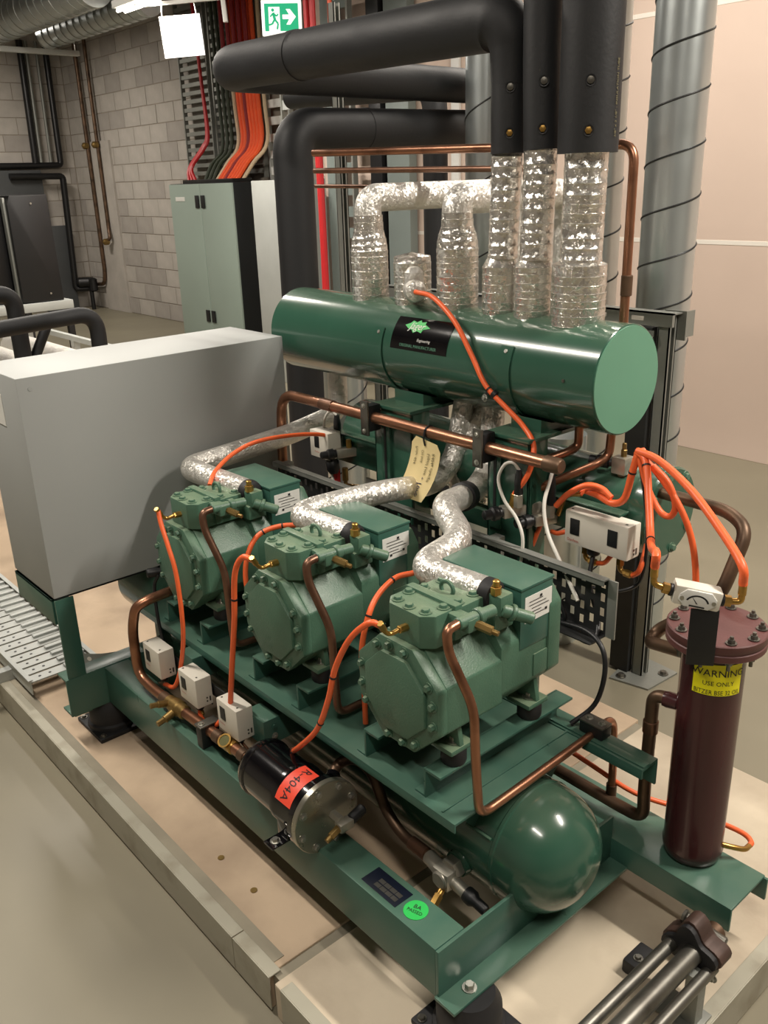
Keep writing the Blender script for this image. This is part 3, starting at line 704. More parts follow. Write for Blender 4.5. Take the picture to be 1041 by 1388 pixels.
# foil wrapped pipes standing on the header
def banded(prof, step=0.019):
    """shingled tape turns on a lathe profile: each turn leans out over the one below it"""
    out = [prof[0]]; z = prof[0][1]; zs = []
    def r_at(z):
        for (ra, za), (rb, zb) in zip(prof, prof[1:]):
            if za <= z <= zb: return ra + (rb - ra) * (z - za) / max(1e-6, zb - za)
        return prof[-1][0]
    zm = prof[-1][1]; k = z + 0.008
    while k < zm - 0.008:
        w = step * random.uniform(0.75, 1.3); r = r_at(k); out += [(r + 0.0009, k), (r - 0.0009, k + 0.0012)]; k += w
        if k < zm - 0.008: out.append((r_at(k - 0.001) + 0.0004, k - 0.0012))
    return out + [prof[-1]]
def foil_stub(name, label, y, prof, top=None, x=0.9, kind='insulated pipe', extra=None, seal=None, sq=0.0):
    t = thing(name, label, kind, (x, y, 1.255), 'foil wrapped pipes on the suction header')
    z0 = 1.245
    if prof:
        pr = [(r, z - z0) for r, z in banded(prof)]
        obj('foil_cover', MB().lathe(pr, (x, y, z0), (0, 0, 1), 32), 'foil', t, angle=55)
    if top: obj('elbow', MB().sweep(fillet(top[0], top[2], 10), top[1], 24), 'foil_plain' if len(top) < 4 else top[3], t, angle=60)
    return t
def flare(r0, z0, z1, r1, z2): return [(r0 - 0.004, z0), (r0, z0 + 0.004), (r0, z1), (r0 - 0.003, z1 + 0.006), (r1 + 0.006, z1 + 0.012), (r1, z1 + 0.03), (r1, z2)]
foil_stub('insulated_pipe', 'leftmost foil wrapped pipe on the header, bottle shaped with an elbow on top', 1.186, [(0.052, 1.246), (0.056, 1.252), (0.056, 1.40), (0.052, 1.43), (0.044, 1.46), (0.043, 1.50)], ([(0.9, 1.186, 1.47), (0.9, 1.186, 1.548), (1.45, 1.10, 1.548), (1.45, 1.10, 1.2)], 0.040, 0.06, 'foil_plain'))
t = foil_stub('insulated_stub', 'short capped foil wrapped stub with a side tee on the header', 0.998, [(0.051, 1.246), (0.054, 1.252), (0.054, 1.385), (0.048, 1.398), (0.02, 1.402), (0, 1.402)])
obj('side_tee', MB().lathe([(0.028, 0), (0.030, 0.01), (0.031, 0.075), (0.026, 0.09), (0.012, 0.096), (0, 0.097)], (0.87, 0.965, 1.305), (-0.62, -0.78, 0.02), 24).lathe([(0.027, 0), (0.026, 0.03), (0.014, 0.044), (0, 0.046)], (0.838, 0.925, 1.325), (0, 0, 1), 20), 'foil_plain', t)
foil_stub('insulated_pipe', 'foil wrapped bottle shaped pipe right of the short stub, with an elbow on top', 0.818, [(0.054, 1.246), (0.057, 1.252), (0.057, 1.42), (0.053, 1.45), (0.043, 1.475), (0.042, 1.51)], ([(0.9, 0.818, 1.48), (0.9, 0.818, 1.545), (1.30, 0.76, 1.545), (1.30, 0.76, 1.3)], 0.041, 0.06, 'foil_plain'))
NY = {'a': (0.660, 0.049, 0.0385), 'b': (0.552, 0.050, 0.0405), 'c': (0.412, 0.066, 0.050)}
labs = {'a': 'left one of the three tall foil pipes under the black sleeves', 'b': 'middle one of the three tall foil pipes under the black sleeves', 'c': 'right, widest one of the three tall foil pipes under the black sleeves'}
for k, (y, R0, R1) in NY.items():
    dy = {'a': -0.014, 'b': -0.012, 'c': -0.006}[k]
    ft = foil_stub('insulated_pipe', labs[k], y, [(R0 - 0.004, 1.246), (R0, 1.25), (R0, 1.388), (R0 - 0.002, 1.396), (R0 - 0.007, 1.401), (R1 - 0.004, 1.403)])
    obj('upper_foil', MB().lathe([(r, z - 1.40) for r, z in banded([(R1, 1.40), (R1, 1.66)], 0.026)], (0.9, y + dy * 0.4, 1.40), (0, dy * 0.6, 0.26), 32), 'foil', ft, angle=60)
# black foam sleeves above them
SL = {'a': (0.640, 0.041, 1.648), 'b': (0.537, 0.040, 1.652), 'c': (0.405, 0.064, 1.640)}
def sleeve(k, label, path, bend):
    y, r, z = SL[k]
    t = thing('foam_sleeve', label, 'insulated pipe', (0.9, y, z), 'black foam sleeves on the header pipes')
    obj('foam_cover', MB().sweep(fillet(path, bend, 10), r + 0.004, 28), 'foam', t, angle=60)
    d = Vector((-0.885 - 0.9, -0.925 - y, 0)).normalized()
    for z2, kind in ((z + 0.145, 'n'), (z + 0.045, 'b')):
        p = Vector((0.9, y, z2)) + d * (r + 0.001)
        obj('port_hole', MB().lathe([(0.011, 0.0), (0.012, 0.005), (0.007, 0.004)], p, d, 18), 'black', t)
        obj('port_cap', MB().lathe([(0.0078, 0), (0.0078, 0.009), (0.003, 0.010)], p, d, 6 if kind == 'b' else 14), 'brass' if kind == 'b' else 'steel_dark', t)
    if k == 'c':
        lettering('print', [('3/8" x 2 1/8" - INSULATION TUBE', 0.011, 0, 0)], plane_fn(Vector((0.9, y, 1.67)) + Vector((0.1, -0.995, 0)) * (r + 0.0045), (0, 0, 1), (-0.99, -0.1, 0)), 'pencil', t)
    return t
t = sleeve('a', 'left black foam sleeve, turning into the long horizontal pipe', [(0.9, 0.640, 1.648), (0.9, 0.642, 1.82)], 0.09)
pth = fillet([(0.9, 0.641, 1.80), (0.9, 0.645, 1.945), (0.9, 1.93, 1.960), (1.5, 2.0, 1.965), (2.4, 2.0, 1.96)], 0.13, 12)
rads = [min(0.068, 0.0452 + 0.0228 * min(1, k / 9)) for k in range(len(pth))]
obj('big_foam_cover', MB().sweep(pth, 0.068, 32, rads), 'foam', t, angle=60)
obj('band', MB().lathe([(0.067, -0.016), (0.071, -0.014), (0.071, 0.014), (0.067, 0.016)], (0.9, 1.49, 1.9547), (0, 1, 0.012), 32), 'rubber', t)
sleeve('b', 'middle black foam sleeve with a brass cap', [(0.9, 0.537, 1.652), (0.9, 0.545, 1.85), (0.9, 0.552, 2.5)], 0.08)
sleeve('c', 'right and widest black foam sleeve', [(0.9, 0.405, 1.640), (0.9, 0.405, 1.9), (0.9, 0.405, 2.5)], 0.09)
# ------------------------------------------------------------------ copper liquid header with its clamps and hanging tag
t = thing('copper_header', 'long bright copper header pipe running along under the green suction header', 'copper pipe', (0.75, 0.95, 0.93))
obj('pipe_run', MB().pipe([(0.695, 1.425, 0.62), (0.695, 1.425, 0.80), (0.70, 1.412, 0.965), (0.70, 0.31, 0.962)], 0.016, 0.07, 20), 'copper', t)
obj('end_cap', MB().lathe([(0.0165, 0), (0.0195, 0.002), (0.0195, 0.042), (0.015, 0.048), (0, 0.049)], (0.70, 0.335, 0.962), (0, -1, 0), 20), 'copper_brown', t)
obj('coupling', MB().lathe([(0.0165, -0.03), (0.0185, -0.028), (0.0185, 0.028), (0.0165, 0.03)], (0.70, 1.17, 0.9645), (0, 1, 0), 20), 'copper_dark', t)
for y in (0.530, 0.968):
    c = thing('pipe_clamp', 'black block clamp with grey strap plate on the copper header at the %s post' % ('right' if y < 0.8 else 'left'), 'clamp', (0.71, y, 0.962))
    obj('clamp_block', MB().box(0.682, 0.724, y - 0.016, y + 0.016, 0.924, 1.000, 0.004), 'black', c)
    obj('strap_plate', MB().box(0.675, 0.683, y - 0.014, y + 0.018, 0.912, 1.012, 0.003), 'steel_dark', c)
    for z in (0.999, 0.926):
        b = MB(); hexbolt(b, (0.675, y + 0.002, z), (-1, 0, 0), 0.005, 0.005); obj('bolt', b, 'steel', c)
tg = thing('paper_tag', 'pale yellow handwritten card tag hanging from the copper header', 'tag', (0.685, 0.728, 0.95))
mb = MB(); NU, NV = 3, 8
def tagp(u, v):   # u 0..1 along -y, v 0..1 downwards, a slight curl
    return Vector((0.682 - 0.055 * v * v, 0.776 - 0.108 * u + 0.019 * v * v * v, 0.952 - 0.160 * v - 0.014 * u * (1 - v)))
co = []
for j in range(NV + 1):
    for i in range(NU + 1):
        uu = i / NU
        if j == 0: uu = 0.14 + 0.74 * uu
        co.append(tagp(uu, j / NV))
bk = [p + Vector((0.0012, 0, 0)) for p in co]
nq = len(co); fs = []
for j in range(NV):
    for i in range(NU):
        a = j * (NU + 1) + i; fs.append((a, a + 1, a + NU + 2, a + NU + 1)); fs.append((nq + a, nq + a + NU + 1, nq + a + NU + 2, nq + a + 1))
bd = list(range(NU + 1)) + [(j + 1) * (NU + 1) - 1 for j in range(1, NV + 1)] + [NV * (NU + 1) + i for i in range(NU - 1, -1, -1)] + [j * (NU + 1) for j in range(NV - 1, 0, -1)]
for k in range(len(bd)): a, b2 = bd[k], bd[(k + 1) % len(bd)]; fs.append((b2, a, nq + a, nq + b2))
mb.add(co + bk, fs); obj('card', mb, 'manila', tg)
def tfn(u, v):    # writing runs down the card
    return tagp(1 - v / 0.112, u / 0.165) + Vector((-0.002, 0, 0.0005))
lettering('handwriting', [('R404a charge', 0.015, 0.028, 0.018, 'LEFT', 1, 0.25), ('Liquid Line', 0.014, 0.034, 0.038, 'LEFT', 1, 0.2), ('Oil leak', 0.012, 0.03, 0.062, 'LEFT', 1, 0.2), ('Polar 404', 0.013, 0.026, 0.085, 'LEFT', 1, 0.2)], tfn, 'pencil', tg)
lettering('handwriting', [('- 10kg', 0.027, 0.102, 0.036, 'LEFT', 0.8, 0.1)], tfn, 'ink', tg)
obj('cable_tie', MB().lathe([(0.018, -0.003), (0.0195, 0), (0.018, 0.003)], (0.70, 0.728, 0.963), (0, 1, 0), 18).hose([(0.684, 0.728, 0.973), (0.678, 0.727, 0.95), (0.680, 0.724, 0.930)], 0.0025, 8), 'black', tg)

# short copper bends under the header's right end
for lab, pts in (('left copper bend dropping from under the suction header', [(0.88, 0.376, 1.008), (0.88, 0.376, 0.955), (0.85, 0.384, 0.945), (0.745, 0.47, 0.900)]),
                 ('right copper bend dropping from under the end of the suction header', [(0.9, 0.294, 1.006), (0.9, 0.297, 0.945), (0.87, 0.305, 0.928), (0.79, 0.42, 0.858)])):
    t = thing('drain_pipe', lab, 'copper pipe', pts[-1]); obj('pipe_run', MB().pipe(pts, 0.011, 0.04, 14), 'copper', t)

# copper pipes passing behind, from the foam riser to the drop at the right
t = thing('copper_pipe', 'copper pipe running high behind the foil pipes and dropping at the right beside the sleeves', 'copper pipe', (1.08, 0.41, 1.20))
obj('pipe_run', MB().pipe([(1.1, 1.70, 1.689), (1.1, 0.415, 1.660), (1.1, 0.415, 1.20), (1.1, 0.415, 1.0)], 0.012, 0.045, 16), 'copper', t)
obj('coupling', MB().lathe([(0.0125, 0), (0.015, 0.002), (0.015, 0.05), (0.0125, 0.052)], (1.1, 0.413, 1.30), (0, 0, 1), 16), 'copper_brown', t)
for z, r in ((1.624, 0.009),):
    t = thing('copper_pipe', 'thin copper pipe behind the foil pipes, %s of the three stacked runs' % ('middle' if z > 1.6 else 'lowest'), 'copper pipe', (1.1, 1.0, z))
    obj('pipe_run', MB().pipe([(1.1, 1.70, z + 0.008), (1.1, 0.66, z - 0.012), (1.1, 0.66, 1.95)], r, 0.04, 12), 'copper_dark', t)

t = thing('copper_pipe', 'thin copper pipe behind the foil pipes, lowest of the three stacked runs', 'copper pipe', (1.55, 1.6, 1.57))
obj('pipe_run', MB().pipe([(1.55, 2.295, 1.578), (1.55, 1.02, 1.556), (1.55, 1.02, 1.9)], 0.008, 0.04, 12), 'copper_dark', t)

# ------------------------------------------------------------------ filter drier on the front rail
fd = thing('filter_drier', 'glossy black filter drier shell with bolted steel end plate on the front rail', 'filter', (0.03, 0.5, 0.23))
fo = (0.03, 0, 0.301)
obj('shell', MB().lathe([(0.018, 0.655), (0.02, 0.640), (0.056, 0.632), (0.066, 0.622), (0.068, 0.612), (0.0715, 0.610), (0.0715, 0.600), (0.068, 0.598), (0.068, 0.488), (0.0715, 0.485), (0.0715, 0.470), (0.070, 0.468), (0.070, 0.385)], fo, (0, 1, 0), 48), 'gloss_black', fd)
obj('flange', MB().lathe([(0.062, 0.398), (0.086, 0.397), (0.086, 0.382), (0.06, 0.381)], fo, (0, 1, 0), 48), 'gloss_black', fd)
ep = obj('end_plate', MB().lathe([(0, 0.3665), (0.085, 0.3665), (0.0865, 0.368), (0.0865, 0.380), (0.08, 0.381)], fo, (0, 1, 0), 48), 'zinc_plate', fd); ep['label'] = 'round steel end plate with eight bolts'
for k in range(8):
    a = 2 * PI * (k + 0.35) / 8
    b = MB(); hexbolt(b, (0.03 + 0.071 * math.cos(a), 0.3665, 0.301 + 0.071 * math.sin(a)), (0, -1, 0), 0.0065, 0.007); obj('bolt', b, 'steel', ep)
vb = obj('service_valve', MB().cyl((0.045, 0.367, 0.30), (0.045, 0.335, 0.30), 0.011, 6, 0.001).box(0.030, 0.068, 0.318, 0.342, 0.281, 0.303, 0.005), 'nickel', fd)
obj('brass_port', MB().cyl((0.034, 0.33, 0.291), (0.008, 0.328, 0.283), 0.0095, 6, 0.001).cyl((0.010, 0.328, 0.284), (-0.004, 0.327, 0.279), 0.0065, 12, 0.001), 'brass_dark', vb)
obj('valve_cap', MB().cyl((0.064, 0.330, 0.294), (0.105, 0.332, 0.304), 0.0125, 14, 0.004), 'black', vb)
def fd_fn(u, v):    # wraps round the shell: u runs down its camera side, v along +y
    a = math.radians(84) + u / 0.0716
    return Vector((0.03 + 0.0716 * math.cos(a), 0.412 + v, 0.301 + 0.0716 * math.sin(a)))
lb = obj('label', patch(fd_fn, -0.014, 0.090, 0, 0.056, 12, 1), 'orange_label', fd); lb['label'] = 'orange label reading R-404A'
lettering('lettering', [('R-404A', 0.031, 0.038, 0.017, 'CENTER', 0.95)], lambda u, v: (lambda p: p + (p - Vector((0.03, p.y, 0.301))).normalized() * 0.0008)(fd_fn(u, 0.056 - v)), 'print', lb)
obj('bracket', MB().box(-0.075, 0.0, 0.432, 0.468, 0.2285, 0.2325, 0.001).box(-0.035, -0.03, 0.432, 0.468, 0.2325, 0.29, 0.001).lathe([(0.069, 0.396), (0.0708, 0.397), (0.0708, 0.409), (0.069, 0.41)], fo, (0, 1, 0), 48, False), 'gloss_black', fd)
b = MB(); hexbolt(b, (-0.055, 0.45, 0.2325), (0, 0, 1), 0.008, 0.008); obj('bolt', b, 'steel', fd)
obj('outlet', MB().cyl((0.07, 0.425, 0.30), (0.128, 0.468, 0.306), 0.017, 18, 0.002), 'gloss_black', fd)

# liquid line along the front rail
ll = thing('liquid_line', 'copper liquid line rising at the left and running along the front rail to the filter', 'copper pipe', (0.03, 0.9, 0.23))
obj('pipe_run', MB().pipe([(0.30, 1.235, 0.515), (0.075, 1.235, 0.505), (0.04, 1.245, 0.49), (0.030, 1.262, 0.42), (0.03, 1.268, 0.27), (0.03, 1.17, 0.258), (0.03, 0.635, 0.288)], 0.0145, 0.05, 18), 'copper', ll)
obj('joint', MB().lathe([(0.0145, 0), (0.017, 0.002), (0.017, 0.045), (0.0145, 0.047)], (0.03, 1.12, 0.260), (0, -1, 0.055), 18), 'copper_brown', ll)
obj('joint', MB().lathe([(0.0145, 0), (0.017, 0.002), (0.017, 0.03), (0.0145, 0.032)], (0.03, 0.835, 0.277), (0, -1, 0.055), 18), 'copper_brown', ll)
obj('joint', MB().lathe([(0.0145, 0), (0.0172, 0.002), (0.0172, 0.025), (0.0145, 0.027)], (0.03, 0.715, 0.283), (0, -1, 0.055), 18), 'copper_brown', ll)
bv = obj('ball_valve', MB().lathe([(0.015, 0), (0.0195, 0.004), (0.0195, 0.03), (0.023, 0.034), (0.023, 0.062), (0.0195, 0.066), (0.0195, 0.09), (0.015, 0.094)], (0.03, 1.085, 0.262), (0, -1, 0.055), 18).cyl((0.03, 1.065, 0.266), (-0.012, 1.07, 0.276), 0.010, 12, 0.002).cyl((-0.008, 1.07, 0.275), (-0.032, 1.072, 0.279), 0.0075, 6, 0.001).cyl((0.02, 1.030, 0.262), (-0.018, 1.025, 0.252), 0.011, 12, 0.002).cyl((-0.014, 1.025, 0.253), (-0.040, 1.023, 0.249), 0.008, 6, 0.001), 'brass_dark', ll); bv['label'] = 'tarnished brass valve'
sg = obj('sight_glass', MB().lathe([(0.015, 0), (0.018, 0.003), (0.018, 0.05), (0.015, 0.053)], (0.03, 0.795, 0.280), (0, -1, 0.055), 16).lathe([(0.015, 0), (0.0185, 0.016), (0.0185, 0.022), (0.0145, 0.022), (0.0145, 0.020), (0, 0.020)], (0.028, 0.770, 0.284), (-0.55, -0.15, 0.8), 20), 'brass', ll)
obj('glass', MB().lathe([(0.0140, 0.0205), (0, 0.0208)], (0.028, 0.770, 0.284), (-0.55, -0.15, 0.8), 20, False), 'glass', sg)
c = thing('pipe_clamp', 'black block clamp holding the copper liquid line on the front rail', 'clamp', (0.03, 0.875, 0.228))
obj('clamp_block', MB().box(0.004, 0.058, 0.862, 0.890, 0.2285, 0.292, 0.003), 'black', c)
obj('clamp_plate', MB().box(0.002, 0.060, 0.860, 0.892, 0.292, 0.296, 0.001), 'steel_dark', c)
b = MB(); hexbolt(b, (0.014, 0.876, 0.296), (0, 0, 1), 0.006, 0.005); obj('bolt', b, 'steel', c)
t = thing('outlet_pipe', 'tarnished copper pipe curving from the filter drier down to the receiver valve', 'copper pipe', (0.18, 0.2, 0.21))
obj('pipe_run', MB().pipe([(0.118, 0.461, 0.305), (0.150, 0.480, 0.318), (0.172, 0.440, 0.345), (0.176, 0.385, 0.335), (0.180, 0.345, 0.245), (0.180, 0.290, 0.210), (0.180, 0.200, 0.207)], 0.0125, 0.045, 16), 'copper_brown', t)
obj('joint', MB().lathe([(0.0125, 0), (0.0155, 0.002), (0.0155, 0.05), (0.0125, 0.052)], (0.180, 0.262, 0.2095), (0, -1, -0.03), 16), 'copper_dark', t)

# pressure switches in front of the compressors
def pswitch(y0, y1, z0, z1, label, x0=0.036, x1=0.084):
    t = thing('pressure_switch', label, 'pressure switch', ((x0 + x1) / 2, (y0 + y1) / 2, z0), 'white pressure switches over the front rail')
    h = obj('housing', MB().box(x0, x1, y0, y1, z0, z1, 0.004), 'white', t)
    yw = y0 + (y1 - y0) * 0.58
    w = obj('window', MB().box(x0 - 0.0015, x0 + 0.001, yw, yw + 0.023, z0 + 0.036, z1 - 0.016, 0.0008), 'black', h)
    lettering('maker_name', [('Danfoss', 0.0075, 0, 0)], plane_fn((x0 - 0.0004, y1 - 0.012, z0 + 0.022), (0, -1, 0), (0, 0, 1)), 'redprint', h)
    mb = MB()
    for x, y in ((x0 + 0.012, y1 - 0.010), (x0 + 0.013, y0 + 0.014)): mb.cyl((x, y, z1 - 0.001), (x, y, z1 + 0.0006), 0.0028, 10)
    for a, b2 in ((0.030, 0.014), (0.030, 0.024)): mb.cyl((x0 + a, y0 + 0.0006, z0 + b2), (x0 + a, y0 - 0.0006, z0 + b2), 0.0025, 10)
    mb.box(x0 + 0.037, x0 + 0.041, y0 - 0.0006, y0 + 0.0005, z0 + 0.012, z0 + 0.026)
    obj('screws', mb, 'steel_dark', h, kind='stuff')
    obj('gland', MB().cyl((x0 + 0.022, y0 + 0.03, z0), (x0 + 0.022, y0 + 0.03, z0 - 0.020), 0.011, 14, 0.002), 'black', t)
    obj('mounting_plate', MB().box(x1, x1 + 0.003, y0 + 0.01, y1 - 0.01, z0 - 0.01, z1 - 0.01), 'steel_dark', t)
pswitch(1.128, 1.222, 0.306, 0.392, 'white pressure switch box, leftmost of the three over the front rail')
pswitch(0.928, 1.020, 0.305, 0.391, 'white pressure switch box, middle one of the three over the front rail')
pswitch(0.730, 0.824, 0.303, 0.391, 'white pressure switch box, rightmost of the three, on the green arm')
t = thing('switch_bracket', 'black steel strip behind the white pressure switches', 'bracket', (0.09, 0.98, 0.33))
obj('strip', MB().box(0.0875, 0.091, 0.715, 1.24, 0.325, 0.36, 0.001), 'black', t)

# left rear switch and manifold by the left post
t = thing('pressure_switch', 'white pressure switch box at the back, left of the left header post', 'pressure switch', (0.74, 1.26, 0.765))
h = obj('housing', MB().box(0.72, 0.772, 1.205, 1.300, 0.775, 0.862, 0.004), 'white', t)
obj('window', MB().box(0.7185, 0.721, 1.252, 1.275, 0.808, 0.845, 0.0008), 'black', h)
lettering('maker_name', [('Danfoss', 0.0075, 0, 0)], plane_fn((0.7196, 1.275, 0.792), (0, -1, 0), (0, 0, 1)), 'redprint', h)
obj('bellows_cap', MB().lathe([(0.016, 0), (0.022, 0.01), (0.022, 0.035), (0.012, 0.05)], (0.745, 1.225, 0.774), (0, -0.2, -1), 16), 'black', t)
def manifold(y, z, label, L=0.11, x=0.745):
    t = thing('manifold_valve', label, 'valve', (x + 0.015, y, z))
    d = Vector((0.95, -0.31, 0.0)).normalized()
    a = Vector((x, y, z))
    obj('valve_body', MB().box(0, L, -0.016, 0.016, -0.014, 0.014, 0.004, Matrix.Translation(a) @ d.to_track_quat('X', 'Z').to_matrix().to_4x4()), 'nickel', t)
    obj('valve_cap', MB().lathe([(0.010, 0), (0.013, 0.002), (0.013, 0.012), (0.018, 0.014), (0.018, 0.030), (0.013, 0.034), (0.012, 0.052), (0.008, 0.055)], a + d * 0.004, -d, 18), 'black', t)
    obj('brass_port', MB().cyl(a + d * 0.045 + Vector((0, 0, 0.012)), a + d * 0.045 + Vector((0, 0, 0.040)), 0.009, 6, 0.001), 'brass', t)
    return t
manifold(0.452, 0.812, 'plated manifold valve with black cap on the right header post', 0.11, 0.680)
manifold(0.405, 0.785, 'plated manifold valve with black cap just left of the twin pressure switch')
manifold(1.20, 0.795, 'plated manifold valve beside the small white switch at the left post', 0.10)
t = thing('sensor_plug', 'black cable plug on a steel pressure sensor at the right header post', 'sensor', (0.705, 0.419, 0.83))
obj('sensor_body', MB().cyl((0.705, 0.419, 0.828), (0.705, 0.419, 0.862), 0.012, 6, 0.001), 'nickel', t)
obj('plug', MB().lathe([(0.010, 0), (0.012, 0.004), (0.010, 0.02), (0.0115, 0.024), (0.0095, 0.045), (0.006, 0.065)], (0.705, 0.419, 0.861), (0, 0, 1), 16), 'black', t)
t = thing('sensor_plug', 'black cable plug under the capped end of the copper header', 'sensor', (0.765, 0.365, 0.83))
obj('sensor_body', MB().cyl((0.775, 0.372, 0.795), (0.775, 0.372, 0.83), 0.012, 6, 0.001), 'nickel', t)
obj('plug', MB().lathe([(0.010, 0), (0.012, 0.004), (0.010, 0.03), (0.0115, 0.034), (0.0095, 0.06), (0.006, 0.085)], (0.772, 0.370, 0.829), (0, 0, 1), 16), 'black', t)
t = thing('sensor_plug', 'black cable plug beside the small white switch at the back left', 'sensor', (0.79, 1.245, 0.80))
obj('sensor_body', MB().cyl((0.785, 1.238, 0.79), (0.785, 1.238, 0.83), 0.011, 6, 0.001), 'nickel', t)
obj('plug', MB().lathe([(0.010, 0), (0.012, 0.004), (0.012, 0.05), (0.0085, 0.075)], (0.785, 1.238, 0.829), (0, 0, 1), 16), 'black', t)

# small red handled service valve and brass fittings by the left rear switch
t = thing('service_valve', 'red handled brass valve below the small white switch at the left post', 'valve', (0.79, 1.20, 0.70))
obj('valve_body', MB().cyl((0.79, 1.215, 0.735), (0.79, 1.215, 0.69), 0.010, 12, 0.002).pipe([(0.79, 1.215, 0.70), (0.79, 1.215, 0.675), (0.79, 1.13, 0.690)], 0.007, 0.02, 10, 4), 'brass_dark', t)
obj('handle', MB().box(0.765, 0.779, 1.225, 1.25, 0.685, 0.74, 0.004), 'red_cable', t)
t = thing('bracket_plate', 'pale slotted bracket plate standing behind the tray left of the left post', 'bracket', (0.83, 1.12, 0.6))
obj('plate', MB().box(0.84, 0.845, 1.07, 1.17, 0.45, 0.70, 0.002), 'galv', t)
obj('slot', MB().box(0.8385, 0.841, 1.10, 1.14, 0.64, 0.665, 0.001), 'dark_steel', t)
t = thing('orange_hose', 'short orange hose passing low behind the left header post', 'hose', (0.82, 1.05, 0.69), 'orange oil and pressure hoses')
obj('hose_body', MB().hose([(0.79, 1.125, 0.692), (0.80, 1.06, 0.705), (0.82, 1.0, 0.70), (0.85, 0.93, 0.69)], 0.0065, 10), 'orange', t)
# twin pressure switch
ds = thing('twin_pressure_switch', 'wide white twin pressure switch with two dark windows at the right', 'pressure switch', (0.8, 0.23, 0.745))
h = obj('housing', MB().box(0.762, 0.815, 0.138, 0.318, 0.748, 0.834, 0.005), 'white', ds)
for y in (0.274, 0.166):
    obj('window', MB().box(0.7602, 0.763, y, y + 0.027, 0.775, 0.816, 0.001), 'black', h)
lettering('maker_name', [('Danfoss', 0.0105, 0, 0)], plane_fn((0.7612, 0.308, 0.757), (0, -1, 0), (0, 0, 1)), 'redprint', h)
mb = MB()
for x, y in ((0.776, 0.306), (0.776, 0.152)): mb.cyl((x, y, 0.833), (x, y, 0.8348), 0.0035, 10)
for z in (0.760, 0.770): mb.cyl((0.790, 0.1384, z), (0.790, 0.137, z), 0.003, 10)
mb.box(0.797, 0.802, 0.137, 0.1385, 0.757, 0.773)
obj('screws', mb, 'steel_dark', h, kind='stuff')
obj('gland', MB().cyl((0.785, 0.246, 0.748), (0.785, 0.246, 0.728), 0.016, 16, 0.003), 'black', ds)
for y in (0.272, 0.172):
    obj('brass_elbow', MB().cyl((0.79, y, 0.748), (0.79, y, 0.722), 0.010, 6, 0.001).pipe([(0.79, y, 0.728), (0.79, y, 0.708), (0.79, y - 0.035, 0.706)], 0.0065, 0.015, 10, 4).cyl((0.79, y - 0.012, 0.7065), (0.79, y - 0.032, 0.706), 0.009, 6, 0.001), 'brass', ds)

# ------------------------------------------------------------------ oil reservoir
RX, RY, RZ = 0.652, -0.154, 0.1682
orv = thing('oil_reservoir', 'tall dark maroon oil reservoir cylinder with bolted top flange and yellow warning label', 'oil reservoir', (RX, RY, RZ))
ob = (RX, RY, 0)
obj('shell', MB().lathe([(0.052, RZ), (0.060, RZ + 0.006), (0.064, RZ + 0.020), (0.0655, RZ + 0.032), (0.063, RZ + 0.040), (0.0635, 0.72)], ob, (0, 0, 1), 48), 'maroon', orv)
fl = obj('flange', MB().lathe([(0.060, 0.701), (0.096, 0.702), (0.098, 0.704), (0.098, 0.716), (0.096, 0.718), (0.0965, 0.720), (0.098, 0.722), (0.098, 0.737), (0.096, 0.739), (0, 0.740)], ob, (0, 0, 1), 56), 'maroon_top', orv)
for k in range(10):
    a = 2 * PI * (k + 0.3) / 10; p = Vector((RX + 0.083 * math.cos(a), RY + 0.083 * math.sin(a), 0.740))
    b = MB(); hexbolt(b, p, (0, 0, 1), 0.0075, 0.009); b.cyl(p + Vector((0, 0, 0.006)), p + Vector((0, 0, 0.015)), 0.004, 8); obj('bolt', b, 'steel_dark', fl)
    b = MB(); hexbolt(b, p - Vector((0, 0, 0.039)), (0, 0, -1), 0.0075, 0.009); b.cyl(p - Vector((0, 0, 0.044)), p - Vector((0, 0, 0.060)), 0.004, 8); obj('nut', b, 'steel_dark', fl)
view = math.atan2(-0.925 - RY, -0.885 - RX)
def res_fn(u, v):
    a = view + 0.42 + u / 0.0648
    return Vector((RX + 0.0651 * math.cos(a), RY + 0.0651 * math.sin(a), v))
def res_fn2(u, v):
    a = view + 0.42 + u / 0.0648
    return Vector((RX + 0.0659 * math.cos(a), RY + 0.0659 * math.sin(a), v))
lb = obj('warning_label', patch(res_fn, -0.063, 0.037, 0.610, 0.680, 12, 1), 'yellow_label', orv); lb['label'] = 'yellow warning label'
lettering('lettering', [('WARNING', 0.0215, -0.0127, 0.6535, 'CENTER', 1.02), ('USE ONLY', 0.0135, -0.012, 0.633, 'CENTER', 1.0), ('BITZER BSE 32 OIL', 0.0145, -0.0125, 0.6125, 'CENTER', 0.80)], res_fn2, 'print', lb)
gb = thing('gauge_bracket', 'black upright plate standing in front of the reservoir flange', 'bracket', (0.53, -0.16, 0.66))
gd = Vector((-0.78, -0.62, 0)).normalized(); gs = Vector((-gd.y, gd.x, 0))   # gd towards the room, gs to the right as seen from there
gs = -gs if gs.dot(Vector((0.7514, -0.659, 0))) < 0 else gs
gc = Vector((RX, RY, 0)) + gd * 0.1015 - gs * 0.046
bmx = Matrix((gs, gd, Vector((0, 0, 1)))).transposed().to_4x4(); bmx.translation = gc
obj('plate', MB().box(-0.026, 0.026, -0.002, 0.002, 0.700, 0.820, 0.0008, bmx), 'black', gb)
ga = thing('flow_gauge', 'pale plastic flow gauge with a dial on top of the black plate', 'gauge', gc + Vector((0, 0, 0.795)))
gm = bmx.copy()
tilt = Matrix.Rotation(math.radians(-9), 4, 'Y')
